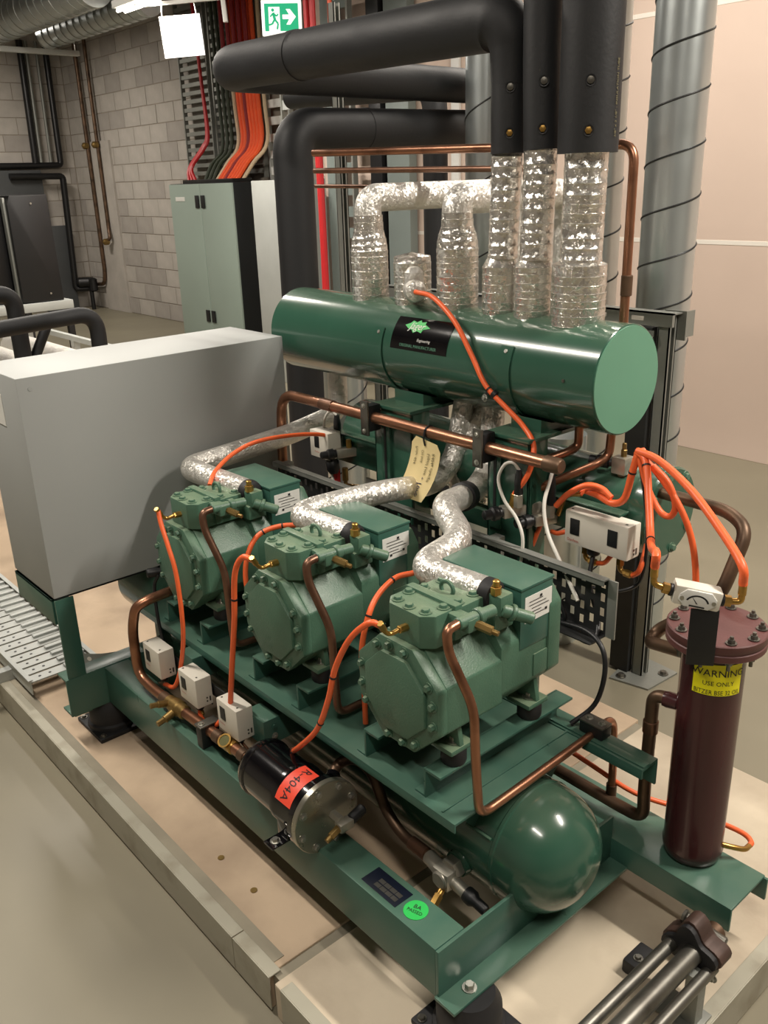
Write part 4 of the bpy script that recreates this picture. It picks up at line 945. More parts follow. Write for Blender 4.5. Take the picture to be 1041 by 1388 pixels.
gm = Matrix.Translation(gc - gs * 0.016 + Vector((0, 0, 0.842))) @ Matrix((gs, gd, Vector((0, 0, 1)))).transposed().to_4x4() @ Matrix.Rotation(math.radians(10), 4, 'Y') @ Matrix.Scale(0.76, 4)
obj('gauge_body', MB().box(-0.058, 0.058, -0.045, 0.004, -0.026, 0.026, 0.006, gm), 'white', ga)
dial = [(-0.046, 0.006), (-0.03, 0.022), (0.03, 0.022), (0.046, 0.006), (0.046, -0.010), (0.03, -0.024), (-0.03, -0.024), (-0.046, -0.010)]
fc = obj('dial_face', MB().prism([gm @ Vector((x, 0.003, z)) for x, z in dial], (gm.to_3x3() @ Vector((0, 0.006, 0))), 0.002), 'paper', ga)
mb = MB()
arc = [(0.030 * math.cos(math.radians(a)), -0.014 + 0.026 * math.sin(math.radians(a))) for a in range(20, 161, 10)]
ar2 = [(x * 0.84, -0.014 + (z + 0.014) * 0.84) for x, z in arc]
vs = [gm @ Vector((x, 0.0097, z)) for x, z in arc + ar2]; n = len(arc)
mb.add(vs, [(i, i + 1, n + i + 1, n + i) for i in range(n - 1)])
mb.add([gm @ Vector((x, 0.0097, z)) for x, z in ((-0.018, -0.017), (0.02, -0.017), (0.02, -0.021), (-0.018, -0.021))], [(0, 1, 2, 3)])
mb.add([gm @ Vector((x, 0.0098, z)) for x, z in ((-0.002, -0.012), (0.002, -0.012), (-0.018, 0.008))], [(0, 1, 2)])
obj('dial_print', mb, 'print', fc, False, 'stuff')
mb = MB()
for x in (-0.039, 0.039): mb.lathe([(0.004, 0), (0.004, 0.002)], gm @ Vector((x, 0.009, -0.002)), gd, 10)
obj('screws', mb, 'steel', fc, kind='stuff')
def fitting(side):
    a = gm @ Vector((side * 0.058, -0.02, 0)); b2 = gm @ Vector((side * 0.085, -0.02, 0.002)); c = gm @ Vector((side * 0.108, -0.02, 0.006)); d = c + Vector((0, 0, 0.035))
    obj('collar', MB().cyl(a, a + (b2 - a) * 0.35, 0.0125, 16, 0.001), 'black', ga)
    obj('brass_fitting', MB().cyl(a + (b2 - a) * 0.3, b2, 0.011, 6, 0.001).pipe([b2, c, d], 0.0065, 0.016, 12, 5).cyl(c + Vector((0, 0, 0.014)), d, 0.0078, 12, 0.001), 'brass', ga)
    return d
dl, dr = fitting(-1), fitting(1)

# oil pipes beside the reservoir
t = thing('oil_pipe', 'brown copper pipe looping from the reservoir side down and along behind the receiver', 'copper pipe', (0.62, 0.0, 0.223))
obj('pipe_run', MB().pipe([(0.640, -0.088, 0.531), (0.632, -0.038, 0.531), (0.628, -0.038, 0.28), (0.625, -0.044, 0.205), (0.622, 0.02, 0.205), (0.622, 0.60, 0.215)], 0.0145, 0.045, 18), 'copper_brown', t)
obj('joint', MB().lathe([(0.0145, 0), (0.0172, 0.002), (0.0172, 0.03), (0.0145, 0.032)], (0.631, -0.038, 0.465), (0, 0, -1), 18), 'copper_dark', t)
obj('stub', MB().lathe([(0.0175, 0), (0.0185, 0.02), (0.0165, 0.03)], (0.640, -0.092, 0.531), (-0.25, 0.97, 0), 18), 'maroon', t)
obj('tee', MB().lathe([(0.0125, 0), (0.0125, 0.03)], (0.632, 0.05, 0.214), (0, 0, 1), 14), 'copper_brown', t)
t = thing('return_pipe', 'brown copper pipe behind the reservoir flange bending up toward the hoses', 'copper pipe', (0.75, 0.0, 0.60))
obj('pipe_run', MB().pipe([(0.93, 0.30, 0.862), (0.93, 0.232, 0.872), (0.852, -0.05, 0.900), (0.815, -0.115, 0.885), (0.745, -0.105, 0.745), (0.745, 0.03, 0.62), (0.715, 0.035, 0.598), (0.665, -0.09, 0.640)], 0.0145, 0.045, 18), 'copper_brown', t)

# ------------------------------------------------------------------ green vessel with a bolted end behind the tray
vs_ = thing('condenser_vessel', 'green horizontal vessel with a bolted round end, low behind the twin switch', 'tank', (0.95, 0.7, 0.70))
vo = (0.955, 0, 0.815)
obj('shell', MB().lathe([(0.098, 0.16), (0.1, 0.165), (0.1, 1.30), (0.098, 1.305)], vo, (0, 1, 0), 44), 'green_gloss', vs_)
fl = obj('end_flange', MB().lathe([(0.098, 0.205), (0.112, 0.20), (0.115, 0.19), (0.115, 0.155), (0.110, 0.150), (0, 0.148)], vo, (0, 1, 0), 44), 'green_gloss', vs_)
for k in range(8):
    a = 2 * PI * k / 8 + 0.2
    b = MB(); hexbolt(b, (0.955 + 0.098 * math.cos(a), 0.150, 0.815 + 0.098 * math.sin(a)), (0, -1, 0), 0.009, 0.010); obj('bolt', b, 'green_cast', fl)
for y in (0.46, 0.90):
    obj('hanger_bracket', MB().box(0.806, 0.875, y, y + 0.03, 0.755, 0.775, 0.003), 'green', vs_)
t = thing('shutoff_valve', 'plated square valve with black cap and brass tip on the green vessel', 'valve', (0.9, 0.27, 0.92))
obj('valve_body', MB().box(0.885, 0.925, 0.240, 0.280, 0.905, 0.948, 0.004).cyl((0.905, 0.26, 0.906), (0.925, 0.262, 0.885), 0.013, 16), 'nickel', t)
obj('valve_cap', MB().lathe([(0.010, 0), (0.011, 0.015), (0.016, 0.018), (0.016, 0.045), (0.012, 0.05), (0.012, 0.066)], (0.905, 0.279, 0.926), (-0.35, 0.93, 0.05), 18), 'black', t)
obj('brass_tip', MB().cyl((0.905, 0.258, 0.946), (0.905, 0.258, 0.966), 0.008, 6, 0.001).cyl((0.905, 0.258, 0.966), (0.905, 0.258, 0.982), 0.0055, 10, 0.001), 'brass_dark', t)

# perforated cable tray on edge between compressors and posts
tr = thing('cable_tray', 'dark perforated cable tray standing on edge behind the compressors', 'cable tray', (0.66, 0.7, 0.60))
mb = MB(); x = 0.660; Z0, Z1 = 0.605, 0.745
cols = 26; y0 = 0.112
def holes(ya, yb):
    w = 0.0275; n = int((yb - ya) / w); rows = [(0.010, 0.030), (0.046, 0.066), (0.082, 0.102), (0.116, 0.124)]
    for i in range(n):
        a, b2 = ya + i * w, ya + (i + 1) * w; h0, h1 = a + w * 0.30, b2 - w * 0.30
        mb.add([(x, a, Z0), (x, h0, Z0), (x, h0, Z1), (x, a, Z1)], [(0, 1, 2, 3)]); mb.add([(x, h1, Z0), (x, b2, Z0), (x, b2, Z1), (x, h1, Z1)], [(0, 1, 2, 3)])
        off = 0.012 if i % 2 else 0.0; z = Z0
        for r0, r1 in rows + [(0.14, 0.14)]:
            zz = min(Z0 + r0 + (off if r0 < 0.13 else 0), Z1)
            mb.add([(x, h0, z), (x, h1, z), (x, h1, zz), (x, h0, zz)], [(0, 1, 2, 3)]); z = Z0 + r1 + off
    return ya + n * w
ye = holes(0.112, 1.42)
obj('perforated_plate', mb, 'dark_steel', tr, False)
obj('top_lip', MB().box(0.640, 0.662, 0.112, ye, 0.745, 0.749, 0.0008).box(0.640, 0.642, 0.112, ye, 0.735, 0.747), 'galv_dark', tr)
obj('bottom_lip', MB().box(0.600, 0.662, 0.112, ye, 0.603, 0.606), 'dark_steel', tr)
obj('end_strip', MB().box(0.657, 0.662, 0.088, 0.112, 0.603, 0.747, 0.001), 'galv_dark', tr)
for y in (0.45, 0.90, 1.36):
    obj('support', MB().box(0.664, 0.694, y, y + 0.03, 0.169, 0.745, 0.001), 'galv_dark', tr)

# ------------------------------------------------------------------ hoses
def fit(p, q, r=0.0075):  # brass crimp between two points
    return MB().cyl(p, q, r, 12, 0.001)
def tail(pts): return fit(pts[-1], Vector(pts[-1]) + (Vector(pts[-1]) - Vector(pts[-2])).normalized() * 0.02)
G = 'orange oil and pressure hoses'
H = {}
h = lambda lab, pts, r=0.0062, **k: hose_thing('orange_hose', lab, pts, r, 'orange', group=G, **k)
h('orange hose arching from the small back switch down to the left compressor head', [(0.77, 1.215, 0.835), (0.70, 1.225, 0.862), (0.60, 1.240, 0.876), (0.48, 1.239, 0.882), (0.38, 1.215, 0.87), (0.30, 1.18, 0.845), (0.262, 1.150, 0.822)])
h('orange hose hanging from the left compressor head to the leftmost white switch', [(0.072, 1.089, 0.815), (0.068, 1.072, 0.78), (0.066, 1.045, 0.73), (0.065, 1.016, 0.653), (0.06, 1.006, 0.506), (0.055, 1.034, 0.387), (0.05, 1.078, 0.304), (0.058, 1.158, 0.272)], ties=())
h('orange hose hanging from the middle compressor head to the rightmost white switch', [(0.072, 0.646, 0.812), (0.062, 0.675, 0.812), (0.055, 0.703, 0.762), (0.05, 0.716, 0.645), (0.045, 0.739, 0.519), (0.05, 0.776, 0.393)], 0.007, ties=(0.55,))
h('orange hose looping behind the middle compressor beside its foil pipe', [(0.36, 0.845, 0.76), (0.31, 0.893, 0.757), (0.26, 0.919, 0.738), (0.22, 0.915, 0.692), (0.20, 0.90, 0.629), (0.2, 0.872, 0.553), (0.21, 0.86, 0.46)], 0.0068, ties=(0.15, 0.3))
h('orange hose hanging from the right compressor head down behind the filter drier', [(0.072, 0.211, 0.812), (0.055, 0.225, 0.819), (0.04, 0.266, 0.776), (0.035, 0.312, 0.694), (0.03, 0.337, 0.608), (0.035, 0.392, 0.508), (0.060, 0.515, 0.383), (0.095, 0.58, 0.33), (0.115, 0.62, 0.27)], 0.0062, ties=(0.42, 0.6, 0.8))
h('orange hose curving down behind the right compressor beside its foil pipe', [(0.34, 0.41, 0.77), (0.30, 0.428, 0.764), (0.24, 0.419, 0.744), (0.2, 0.408, 0.705), (0.19, 0.42, 0.625), (0.2, 0.43, 0.52), (0.2, 0.43, 0.43)], 0.0066, ties=(0.2, 0.5))
h('orange hose draped over the front of the suction header from the foil tee', [(0.808, 0.888, 1.307), (0.79, 0.80, 1.300), (0.768, 0.70, 1.250), (0.757, 0.63, 1.175), (0.752, 0.574, 1.103), (0.758, 0.507, 1.053), (0.762, 0.455, 1.015), (0.742, 0.406, 0.980), (0.715, 0.396, 0.921), (0.70, 0.432, 0.855)], 0.0068, ties=(0.47,), ends=[fit((0.70, 0.428, 0.862), (0.699, 0.436, 0.826))])
h('short orange hose dipping under the middle white switch', [(0.062, 0.965, 0.285), (0.05, 0.945, 0.272), (0.045, 0.905, 0.268), (0.05, 0.862, 0.285), (0.06, 0.845, 0.31)], 0.0062, ends=[fit((0.062, 0.968, 0.29), (0.056, 0.945, 0.272), 0.006)])
# right-hand bundle
TOP = (0.80, 0.152, 0.998)
h('orange hose from the twin switch manifold looping up to the bundle top', [(0.800, 0.300, 0.880), (0.80, 0.255, 0.876), (0.80, 0.212, 0.866), (0.80, 0.180, 0.885), (0.80, 0.165, 0.945), TOP, (0.815, 0.145, 1.005)], 0.0085, ties=(0.72,))
h('orange hose from the bundle top straight down to the left end of the flow gauge', [(0.800, 0.156, 1.003), (0.79, 0.125, 0.990), (0.74, 0.078, 0.92), (0.66, 0.015, 0.86)] + [tuple(dl + Vector((0, 0, 0.03))), tuple(dl)], 0.0085, ties=(0.25, 0.6))
h('orange hose from the bundle top arching right to the right end of the flow gauge', [(0.80, 0.154, 1.006), (0.78, 0.085, 1.003), (0.72, -0.027, 0.980), (0.665, -0.125, 0.940)] + [tuple(dr + Vector((-0.0, 0.008, 0.04))), tuple(dr)], 0.0085)
h('orange hose hanging in a narrow loop from the bundle top', [(0.80, 0.148, 0.992), (0.8, 0.117, 0.92), (0.8, 0.084, 0.878), (0.8, 0.058, 0.874), (0.8, 0.048, 0.902), (0.8, 0.070, 0.949), (0.8, 0.112, 0.980)], 0.0075)
h('orange hose from the bundle top passing down behind the flow gauge', [(0.8, 0.146, 0.998), (0.8, 0.102, 0.968), (0.8, 0.045, 0.912), (0.8, 0.005, 0.844), (0.8, -0.016, 0.76), (0.795, -0.018, 0.69), (0.78, 0.02, 0.62)], 0.0075)
h('orange hose arching over from the manifold to the plated square valve', [(0.76, 0.345, 0.835), (0.765, 0.315, 0.872), (0.78, 0.275, 0.900), (0.80, 0.245, 0.895), (0.80, 0.215, 0.878)], 0.0075)
h('short orange hose with brass ends above the twin switch', [(0.782, 0.292, 0.872), (0.795, 0.285, 0.884), (0.80, 0.262, 0.889), (0.80, 0.230, 0.886)], 0.006, ends=[MB().pipe([(0.790, 0.360, 0.800), (0.782, 0.335, 0.862), (0.783, 0.288, 0.874)], 0.006, 0.03, 10, 5)])
h('short orange hose under the twin switch on its left elbow', [(0.79, 0.236, 0.7065), (0.788, 0.215, 0.715), (0.782, 0.198, 0.735), (0.79, 0.19, 0.752)], 0.006)
h('short orange hose curling round the lower right corner of the twin switch', [(0.79, 0.137, 0.706), (0.788, 0.12, 0.722), (0.80, 0.118, 0.748), (0.83, 0.13, 0.775)], 0.0065)
h('short orange hose entering behind the left end of the twin switch', [(0.79, 0.285, 0.775), (0.775, 0.320, 0.770), (0.77, 0.345, 0.760), (0.78, 0.37, 0.755)], 0.006)
h('short orange hose dropping below the manifold of the right post', [(0.77, 0.398, 0.770), (0.765, 0.412, 0.725), (0.76, 0.424, 0.684), (0.75, 0.426, 0.646)], 0.006)
h('orange hose along the channel rail passing behind the reservoir base', [(0.55, 0.24, 0.36), (0.61, 0.091, 0.285), (0.665, 0.008, 0.225), (0.728, -0.077, 0.195), (0.76, -0.159, 0.186), (0.765, -0.215, 0.186), (0.752, -0.240, 0.186), (0.738, -0.243, 0.186)], 0.0062, ends=[MB().pipe([(0.738, -0.243, 0.186), (0.715, -0.245, 0.190), (0.690, -0.225, 0.200), (0.668, -0.19, 0.205)], 0.0062, 0.02, 10, 5)])

# cables
def cable(name, label, pts, r, m, group): return hose_thing(name, label, pts, r, m, group=group, cat='cable')
cable('sensor_cable', 'white sensor cable curling from the plug on the right post down to the tray', [(0.705, 0.419, 0.924), (0.692, 0.427, 0.944), (0.685, 0.449, 0.935), (0.68, 0.463, 0.896), (0.675, 0.438, 0.849), (0.67, 0.394, 0.815), (0.66, 0.364, 0.772), (0.655, 0.365, 0.70)], 0.0042, 'white_cable', 'white sensor cables')
cable('sensor_cable', 'white sensor cable from under the copper header end down to the perforated tray', [(0.77, 0.367, 0.918), (0.755, 0.362, 0.90), (0.72, 0.350, 0.849), (0.70, 0.322, 0.793), (0.675, 0.265, 0.745), (0.648, 0.185, 0.672)], 0.0048, 'white_cable', 'white sensor cables')
cable('sensor_cable', 'thin white sensor cable looping by the small back switch', [(0.785, 1.238, 0.905), (0.775, 1.262, 0.915), (0.765, 1.279, 0.877), (0.755, 1.262, 0.81), (0.75, 1.238, 0.73), (0.74, 1.20, 0.672)], 0.004, 'white_cable', 'white sensor cables')
cable('black_cable', 'black cable hanging from the twin switch in front of the perforated tray', [(0.785, 0.246, 0.728), (0.75, 0.228, 0.67), (0.68, 0.150, 0.630), (0.640, 0.125, 0.60), (0.635, 0.150, 0.585), (0.635, 0.2, 0.60)], 0.006, 'black', 'black cables')
cable('black_cable', 'black cable arching from the tray end down to the side channel', [(0.635, 0.24, 0.605), (0.625, 0.142, 0.620), (0.61, 0.085, 0.602), (0.6, 0.068, 0.544), (0.58, 0.076, 0.474), (0.535, 0.105, 0.43)], 0.0058, 'black', 'black cables')
cable('black_cable', 'thin black cable rising from under the twin switch to the hose bundle', [(0.74, 0.235, 0.665), (0.77, 0.18, 0.657), (0.8, 0.136, 0.674), (0.8, 0.115, 0.719), (0.8, 0.112, 0.804), (0.8, 0.124, 0.892), (0.808, 0.150, 0.975)], 0.0042, 'black', 'black cables')
cable('black_cable', 'black cable coiled against the perforated tray behind the right compressor', [(0.645, 0.31, 0.71), (0.642, 0.262, 0.690), (0.640, 0.225, 0.650), (0.640, 0.215, 0.615), (0.640, 0.259, 0.605), (0.640, 0.34, 0.63), (0.642, 0.36, 0.69), (0.642, 0.30, 0.705)], 0.0055, 'black', 'black cables')
cable('black_cable', 'black cable drooping from the left compressor down to the leftmost switch', [(0.118, 1.235, 0.57), (0.105, 1.245, 0.53), (0.09, 1.215, 0.44), (0.088, 1.19, 0.36)], 0.005, 'black', 'black cables')
t = thing('cable_plug', 'black plug sticking out beside the left compressor', 'plug', (0.12, 1.24, 0.56))
obj('plug_body', MB().lathe([(0.010, 0), (0.014, 0.004), (0.014, 0.03), (0.011, 0.035), (0.011, 0.06)], (0.095, 1.262, 0.572), (0.85, -0.5, 0.05), 14), 'black', t)
for (x0, yb, lab) in ((0.03, 0.76, 'thin copper capillary tube under the rightmost white switch'),):
    t = thing('capillary_tube', lab, 'copper pipe', (0.05, 0.75, 0.27))
    obj('tube', MB().hose([(0.058, 0.760, 0.284), (0.06, 0.735, 0.272), (0.06, 0.70, 0.264), (0.075, 0.665, 0.255), (0.11, 0.62, 0.25)], 0.004, 8), 'copper', t)
# ------------------------------------------------------------------ pipework at the lower right corner
pp = thing('pipe_bundle', 'three bare steel pipes held in a dark three-lobed clamp at the plinth corner', 'pipes', (0.3, -0.28, 0.0))
for y, z, r, x1 in ((-0.250, 0.137, 0.0135, 0.445), (-0.297, 0.145, 0.0200, 0.445), (-0.332, 0.124, 0.0125, 0.440)):
    obj('steel_pipe', MB().cyl((-0.30, y, z), (x1, y, z), r, 22), 'steel_dark', pp)
lob = []
for k in range(36):
    a = 2 * PI * k / 36; rr = 0.054 + 0.012 * math.cos(4 * a + 0.6); lob.append((0.432, -0.287 + rr * math.cos(a), 0.140 + rr * math.sin(a)))
cb = obj('clamp_block', MB().prism(lob, (0.042, 0, 0), 0.004), 'rust', pp)
obj('gasket', MB().prism([(0.4315, p[1] * 0.92 - 0.287 * 0.08, p[2] * 0.92 + 0.14 * 0.08) for p in lob], (-0.012, 0, 0), 0.002), 'rubber', pp)
obj('clamp_stud', MB().cyl((0.470, -0.250, 0.172), (0.478, -0.335, 0.160), 0.0105, 14, 0.003).cyl((0.470, -0.246, 0.172), (0.470, -0.252, 0.172), 0.014, 14), 'steel_dark', pp)
obj('pipe_end', MB().cyl((0.47, -0.300, 0.150), (0.505, -0.300, 0.150), 0.021, 22, 0.003), 'copper_brown', pp)
b = MB(); hexbolt(b, (0.436, -0.335, 0.102), (-1, 0, 0), 0.007, 0.008); obj('bolt', b, 'steel', pp)
obj('stand', MB().box(0.385, 0.415, -0.335, -0.305, 0.006, 0.128, 0.002).box(0.365, 0.435, -0.345, -0.245, 0.004, 0.011, 0.002), 'galv_dark', pp)
ft = thing('rubber_support', 'small dark rubber foot on the concrete beside the steel pipes', 'pipe support', (0.44, -0.175, 0))
obj('block', MB().box(0.40, 0.47, -0.20, -0.155, 0.0, 0.035, 0.006), 'rubber', ft)
b = MB(); hexbolt(b, (0.425, -0.178, 0.035), (0, 0, 1), 0.007, 0.007); obj('bolt', b, 'steel_dark', ft)
# no overhead pipe or hanger is built here to shade the concrete

# ------------------------------------------------------------------ galvanised strut frame at the right
sf = thing('strut_rack', 'galvanised strut post with bolted foot plate at the right, carrying a cross rail', 'support frame', (1.60, 0.62, -0.1))
def strut_post(mb, x, y, z0, z1, w=0.041):
    mb.box(x, x + w, y + w - 0.004, y + w, z0, z1).box(x, x + 0.004, y, y + w, z0, z1).box(x + w - 0.004, x + w, y, y + w, z0, z1).box(x, x + 0.011, y, y + 0.004, z0, z1).box(x + w - 0.011, x + w, y, y + 0.004, z0, z1)
    return mb
obj('post', strut_post(MB(), 1.585, 0.575, -0.092, 1.185), 'galv_dark', sf, False)
obj('post', strut_post(MB(), 1.585, 1.95, -0.092, 1.185), 'galv_dark', sf, False)
fp = obj('foot_plate', MB().prism([(1.50, 0.65, -0.1), (1.53, 0.51, -0.1), (1.70, 0.50, -0.1), (1.71, 0.62, -0.1), (1.62, 0.67, -0.1)], (0, 0, 0.007)), 'galv_dark', sf)
for p in ((1.535, 0.625), (1.655, 0.53)):
    b = MB(); hexbolt(b, (*p, -0.093), (0, 0, 1), 0.012, 0.012); obj('bolt', b, 'steel_dark', fp)
cr = obj('cross_rail', MB().box(1.572, 1.586, 0.56, 2.1, 1.145, 1.186).box(1.572, 1.626, 0.56, 2.1, 1.182, 1.186), 'galv_dark', sf, False)
for y in (0.66, 0.80):
    obj('rail_slot', MB().box(1.5705, 1.573, y, y + 0.045, 1.158, 1.172, 0.002), 'sealant', cr)
obj('rail_groove', MB().box(1.568, 1.573, 0.62, 2.1, 1.09, 1.13).box(1.560, 1.573, 0.62, 2.1, 1.108, 1.112), 'galv_dark', sf, False)
obj('corner_bracket', MB().box(1.626, 1.632, 0.545, 0.62, 1.10, 1.19).box(1.632, 1.70, 0.56, 0.566, 1.105, 1.185), 'galv_dark', sf, False)
obj('channel_shade', MB().box(1.57, 1.60, 0.625, 0.70, -0.092, 1.14, 0.002), 'dark_steel', sf, False)  # dark box puts in the shaded inside of the strut channel by colour

# ------------------------------------------------------------------ spiral ducts
def duct(x, y, z0, z1, r, label, pitch=0.17, elbow=None):
    t = thing('spiral_duct', label, 'duct', (x, y, z0), 'galvanised spiral ducts')
    obj('duct_wall', MB().lathe([(r, z0), (r, z1)], (x, y, 0), (0, 0, 1), 56, True), 'duct', t)
    n = int((z1 - z0) / pitch * 36); path = []
    for k in range(n + 1):
        a = 2 * PI * k / 36; path.append((x + (r + 0.0005) * math.cos(a), y + (r + 0.0005) * math.sin(a), z0 + pitch * k / 36))
    obj('spiral_seam', MB().sweep(path, 0.0035, 5), 'dark_steel', t)
    return t
t = duct(1.955, 0.835, -0.1, 2.6, 0.093, 'tall galvanised spiral duct nearest the right wall, in front of the pale wall', 0.165)
obj('joint_ring', MB().lathe([(0.093, 0), (0.097, 0.002), (0.097, 0.05), (0.093, 0.052)], (1.955, 0.835, 1.06), (0, 0, 1), 48), 'galv', t)
duct(2.02, 1.20, -0.1, 2.6, 0.102, 'spiral duct half hidden behind the widest foam sleeve', 0.17)
duct(2.10, 1.82, -0.1, 2.6, 0.088, 'spiral duct behind the left foam sleeve and copper pipes', 0.3)
t = duct(1.62, 0.99, -0.1, 0.72, 0.085, 'short spiral duct with bright ring under the header end', 0.3)
obj('joint_ring', MB().lathe([(0.085, 0), (0.089, 0.002), (0.089, 0.012), (0.085, 0.014)], (1.62, 0.99, 0.60), (0, 0, 1), 48), 'steel', t)
t = duct(1.50, 2.10, -0.1, 0.95, 0.10, 'short spiral duct in the shade below the left end of the header', 0.3)
t = thing('corrugated_sleeve', 'foil wrapped riser between the two header posts', 'insulated pipe', (0.97, 0.79, 0.0), 'foil risers behind the posts')
obj('foil_cover', MB().cyl((0.985, 0.80, 0.62), (0.985, 0.80, 1.02), 0.036, 24), 'foil', t)
t = thing('corrugated_sleeve', 'slanting foil wrapped riser hidden behind the paper tag', 'insulated pipe', (0.93, 0.86, 0.0), 'foil risers behind the posts')
obj('foil_cover', MB().pipe([(0.90, 0.80, 0.70), (0.88, 0.79, 0.86), (0.97, 0.72, 1.02)], 0.034, 0.06, 20), 'foil_plain', t)

# ------------------------------------------------------------------ black foam pipes behind the header
t = thing('foam_riser', 'thick black foam riser left of the green header, bent horizontal at its top', 'insulated pipe', (1.25, 2.03, -0.1))
obj('foam_cover', MB().sweep(fillet([(1.25, 2.05, -0.1), (1.25, 2.03, 1.785), (2.6, 2.05, 1.80)], 0.10, 10), 0.076, 32), 'foam', t, angle=60)
obj('band', MB().lathe([(0.0755, -0.012), (0.0785, -0.01), (0.0785, 0.01), (0.0755, 0.012)], (1.62, 2.036, 1.789), (1, 0.015, 0.011), 32), 'rubber', t)
for (x, y, r, lab) in ((2.49, 2.525, 0.063, 'black foam riser in the background left of the two risers'), (2.62, 2.295, 0.061, 'black foam riser in the background right of the two risers')):
    t = thing('foam_riser', lab, 'insulated pipe', (x, y, -0.1), 'black foam risers in the background')
    obj('foam_cover', MB().sweep(fillet([(x, y, -0.1), (x, y, 2.02), (x, y + 1.2, 2.06)], 0.12, 8), r, 28), 'foam', t, angle=60)
t = thing('strut_hanger', 'dim galvanised strut hanger below the long black pipe', 'hanger', (1.9, 2.6, 1.6))
obj('strut', strut_post(MB(), 1.95, 2.62, -0.1, 2.35), 'galv_dark', t, False)

# ------------------------------------------------------------------ cable tray on the floor at the left
fl = thing('floor_cable_tray', 'slatted galvanised cable tray lying on the plinth at the left edge', 'cable tray', (0.0, 2.3, 0.03))
for x in (-0.118, 0.112):
    obj('side_wall', MB().box(x - 0.002, x + 0.002, 1.80, 2.9, 0.02, 0.075, 0.001).box(x - 0.008, x + 0.008, 1.80, 2.9, 0.072, 0.076, 0.001), 'galv', fl, False)
slat = None; hole = None
for k in range(19):
    y = 1.815 + k * 0.057
    if slat is None:
        slat = obj('slat', MB().box(-0.112, 0.106, y, y + 0.046, 0.054, 0.060, 0.001).box(0.01, 0.106, y + 0.014, y + 0.036, 0.058, 0.070, 0.004), 'galv', fl, False)
        mb = MB()
        for x in (-0.075, -0.04): mb.cyl((x, y + 0.023, 0.059), (x, y + 0.023, 0.0608), 0.005, 8)
        hole = obj('rivet_hole', mb, 'black', slat, False, 'stuff'); sl_y = y
    else:
        s = slat.copy(); COL.objects.link(s); s.location.y = y - sl_y
        hh = hole.copy(); COL.objects.link(hh); hh.parent = s
obj('bracket_foot', MB().box(-0.205, -0.08, 1.985, 2.02, 0.001, 0.042, 0.002), 'galv', fl, False)
b = MB(); hexbolt(b, (-0.185, 2.00, 0.042), (0, 0, 1), 0.007, 0.006); obj('bolt', b, 'steel', fl)
ct = thing('curved_tray', 'curved galvanised tray bend with round holes behind the panel stand', 'cable tray', (0.15, 1.75, 0.03))
cv = [(0.04 + 0.0, 1.90, 0), (0.06, 1.82, 0), (0.10, 1.765, 0), (0.16, 1.73, 0), (0.24, 1.71, 0), (0.34, 1.70, 0)]
sp_ = spline(cv, 5); mb = MB()
n = len(sp_)
mb.add([p + Vector((0, 0, z)) for p in sp_ for z in (0.05, 0.105)], [(2 * i, 2 * i + 2, 2 * i + 3, 2 * i + 1) for i in range(n - 1)])
obj('tray_side', mb, 'galv_dark', ct)
mb = MB(); mb.add([p + Vector((0, 0, 0.05)) for p in sp_] + [p + Vector((-0.06, -0.11, 0.05)) for p in sp_], [(i, i + 1, n + i + 1, n + i) for i in range(n - 1)])
obj('tray_base', mb, 'galv', ct)
mb = MB()
for i in (8, 13, 18, 22):
    p = sp_[i]; d = (sp_[i + 1] - p).normalized(); nr = Vector((d.y, -d.x, 0))
    mb.cyl(p + Vector((0, 0, 0.085)) - nr * -0.0005, p + Vector((0, 0, 0.085)) + nr * 0.0015, 0.008, 14)
obj('hole', mb, 'sealant', ct, kind='stuff')

# ------------------------------------------------------------------ left background: black foam loops, black machine, second plinth gear
t = thing('foam_pipe', 'black foam pipe from the left edge turning down behind the grey panel box', 'insulated pipe', (0.70, 2.8, 0.4))
obj('foam_cover', MB().sweep(fillet([(-0.4, 2.8, 1.045), (0.715, 2.8, 1.100), (0.705, 2.8, 0.0)], 0.09, 10), 0.034, 24), 'foam', t)
t = thing('foam_pipe', 'black foam pipe stub with a bend at the left edge, further back', 'insulated pipe', (0.45, 3.0, 0.4))
obj('foam_cover', MB().sweep(fillet([(-0.2, 3.0, 1.185), (0.45, 3.0, 1.195), (0.448, 3.0, 0.0)], 0.07, 10), 0.036, 24), 'foam', t)
obj('foam_cover', MB().sweep([(0.50, 3.02, 0.9), (0.58, 3.02, 1.04)], 0.022, 16), 'foam', t)
t = thing('black_rack', 'tall black metal cabinet at the far left, on a pale base frame', 'cabinet', (1.6, 6.8, 0.3))
obj('cabinet_body', MB().prism([(1.715, 6.5, 0.745), (2.055, 6.5, 0.735), (2.04, 6.5, 1.565), (1.74, 6.5, 1.565), (1.715, 6.5, 1.50)], (0, 0.42, 0), 0.01), 'machine', t)
obj('side_panel', MB().box(1.15, 1.700, 6.62, 7.0, 0.74, 1.54, 0.01), 'machine', t)
obj('door_post', MB().box(1.698, 1.716, 6.54, 6.60, 0.745, 1.55, 0.004), 'galv_dark', t)
obj('base_frame', MB().box(1.1, 2.12, 6.48, 7.0, 0.665, 0.735, 0.005), 'galv', t)
for x in (1.15, 1.72, 2.06): obj('leg', MB().box(x, x + 0.05, 6.5, 6.55, -0.1, 0.665, 0.003), 'machine', t)
mb = MB().cyl((1.90, 6.499, 1.50), (1.90, 6.494, 1.50), 0.008, 10); obj('knob', mb, 'steel', t); obj('knob', MB().cyl((1.95, 6.499, 0.80), (1.95, 6.494, 0.80), 0.008, 10), 'steel', t)
t = thing('grey_backboard', 'dark grey equipment board on the far wall behind the black cabinet', 'board', (4.0, 12.3, 1.5))
obj('board', MB().box(3.2, 4.32, 12.36, 12.40, 1.0, 1.86, 0.004), 'lagging', t)
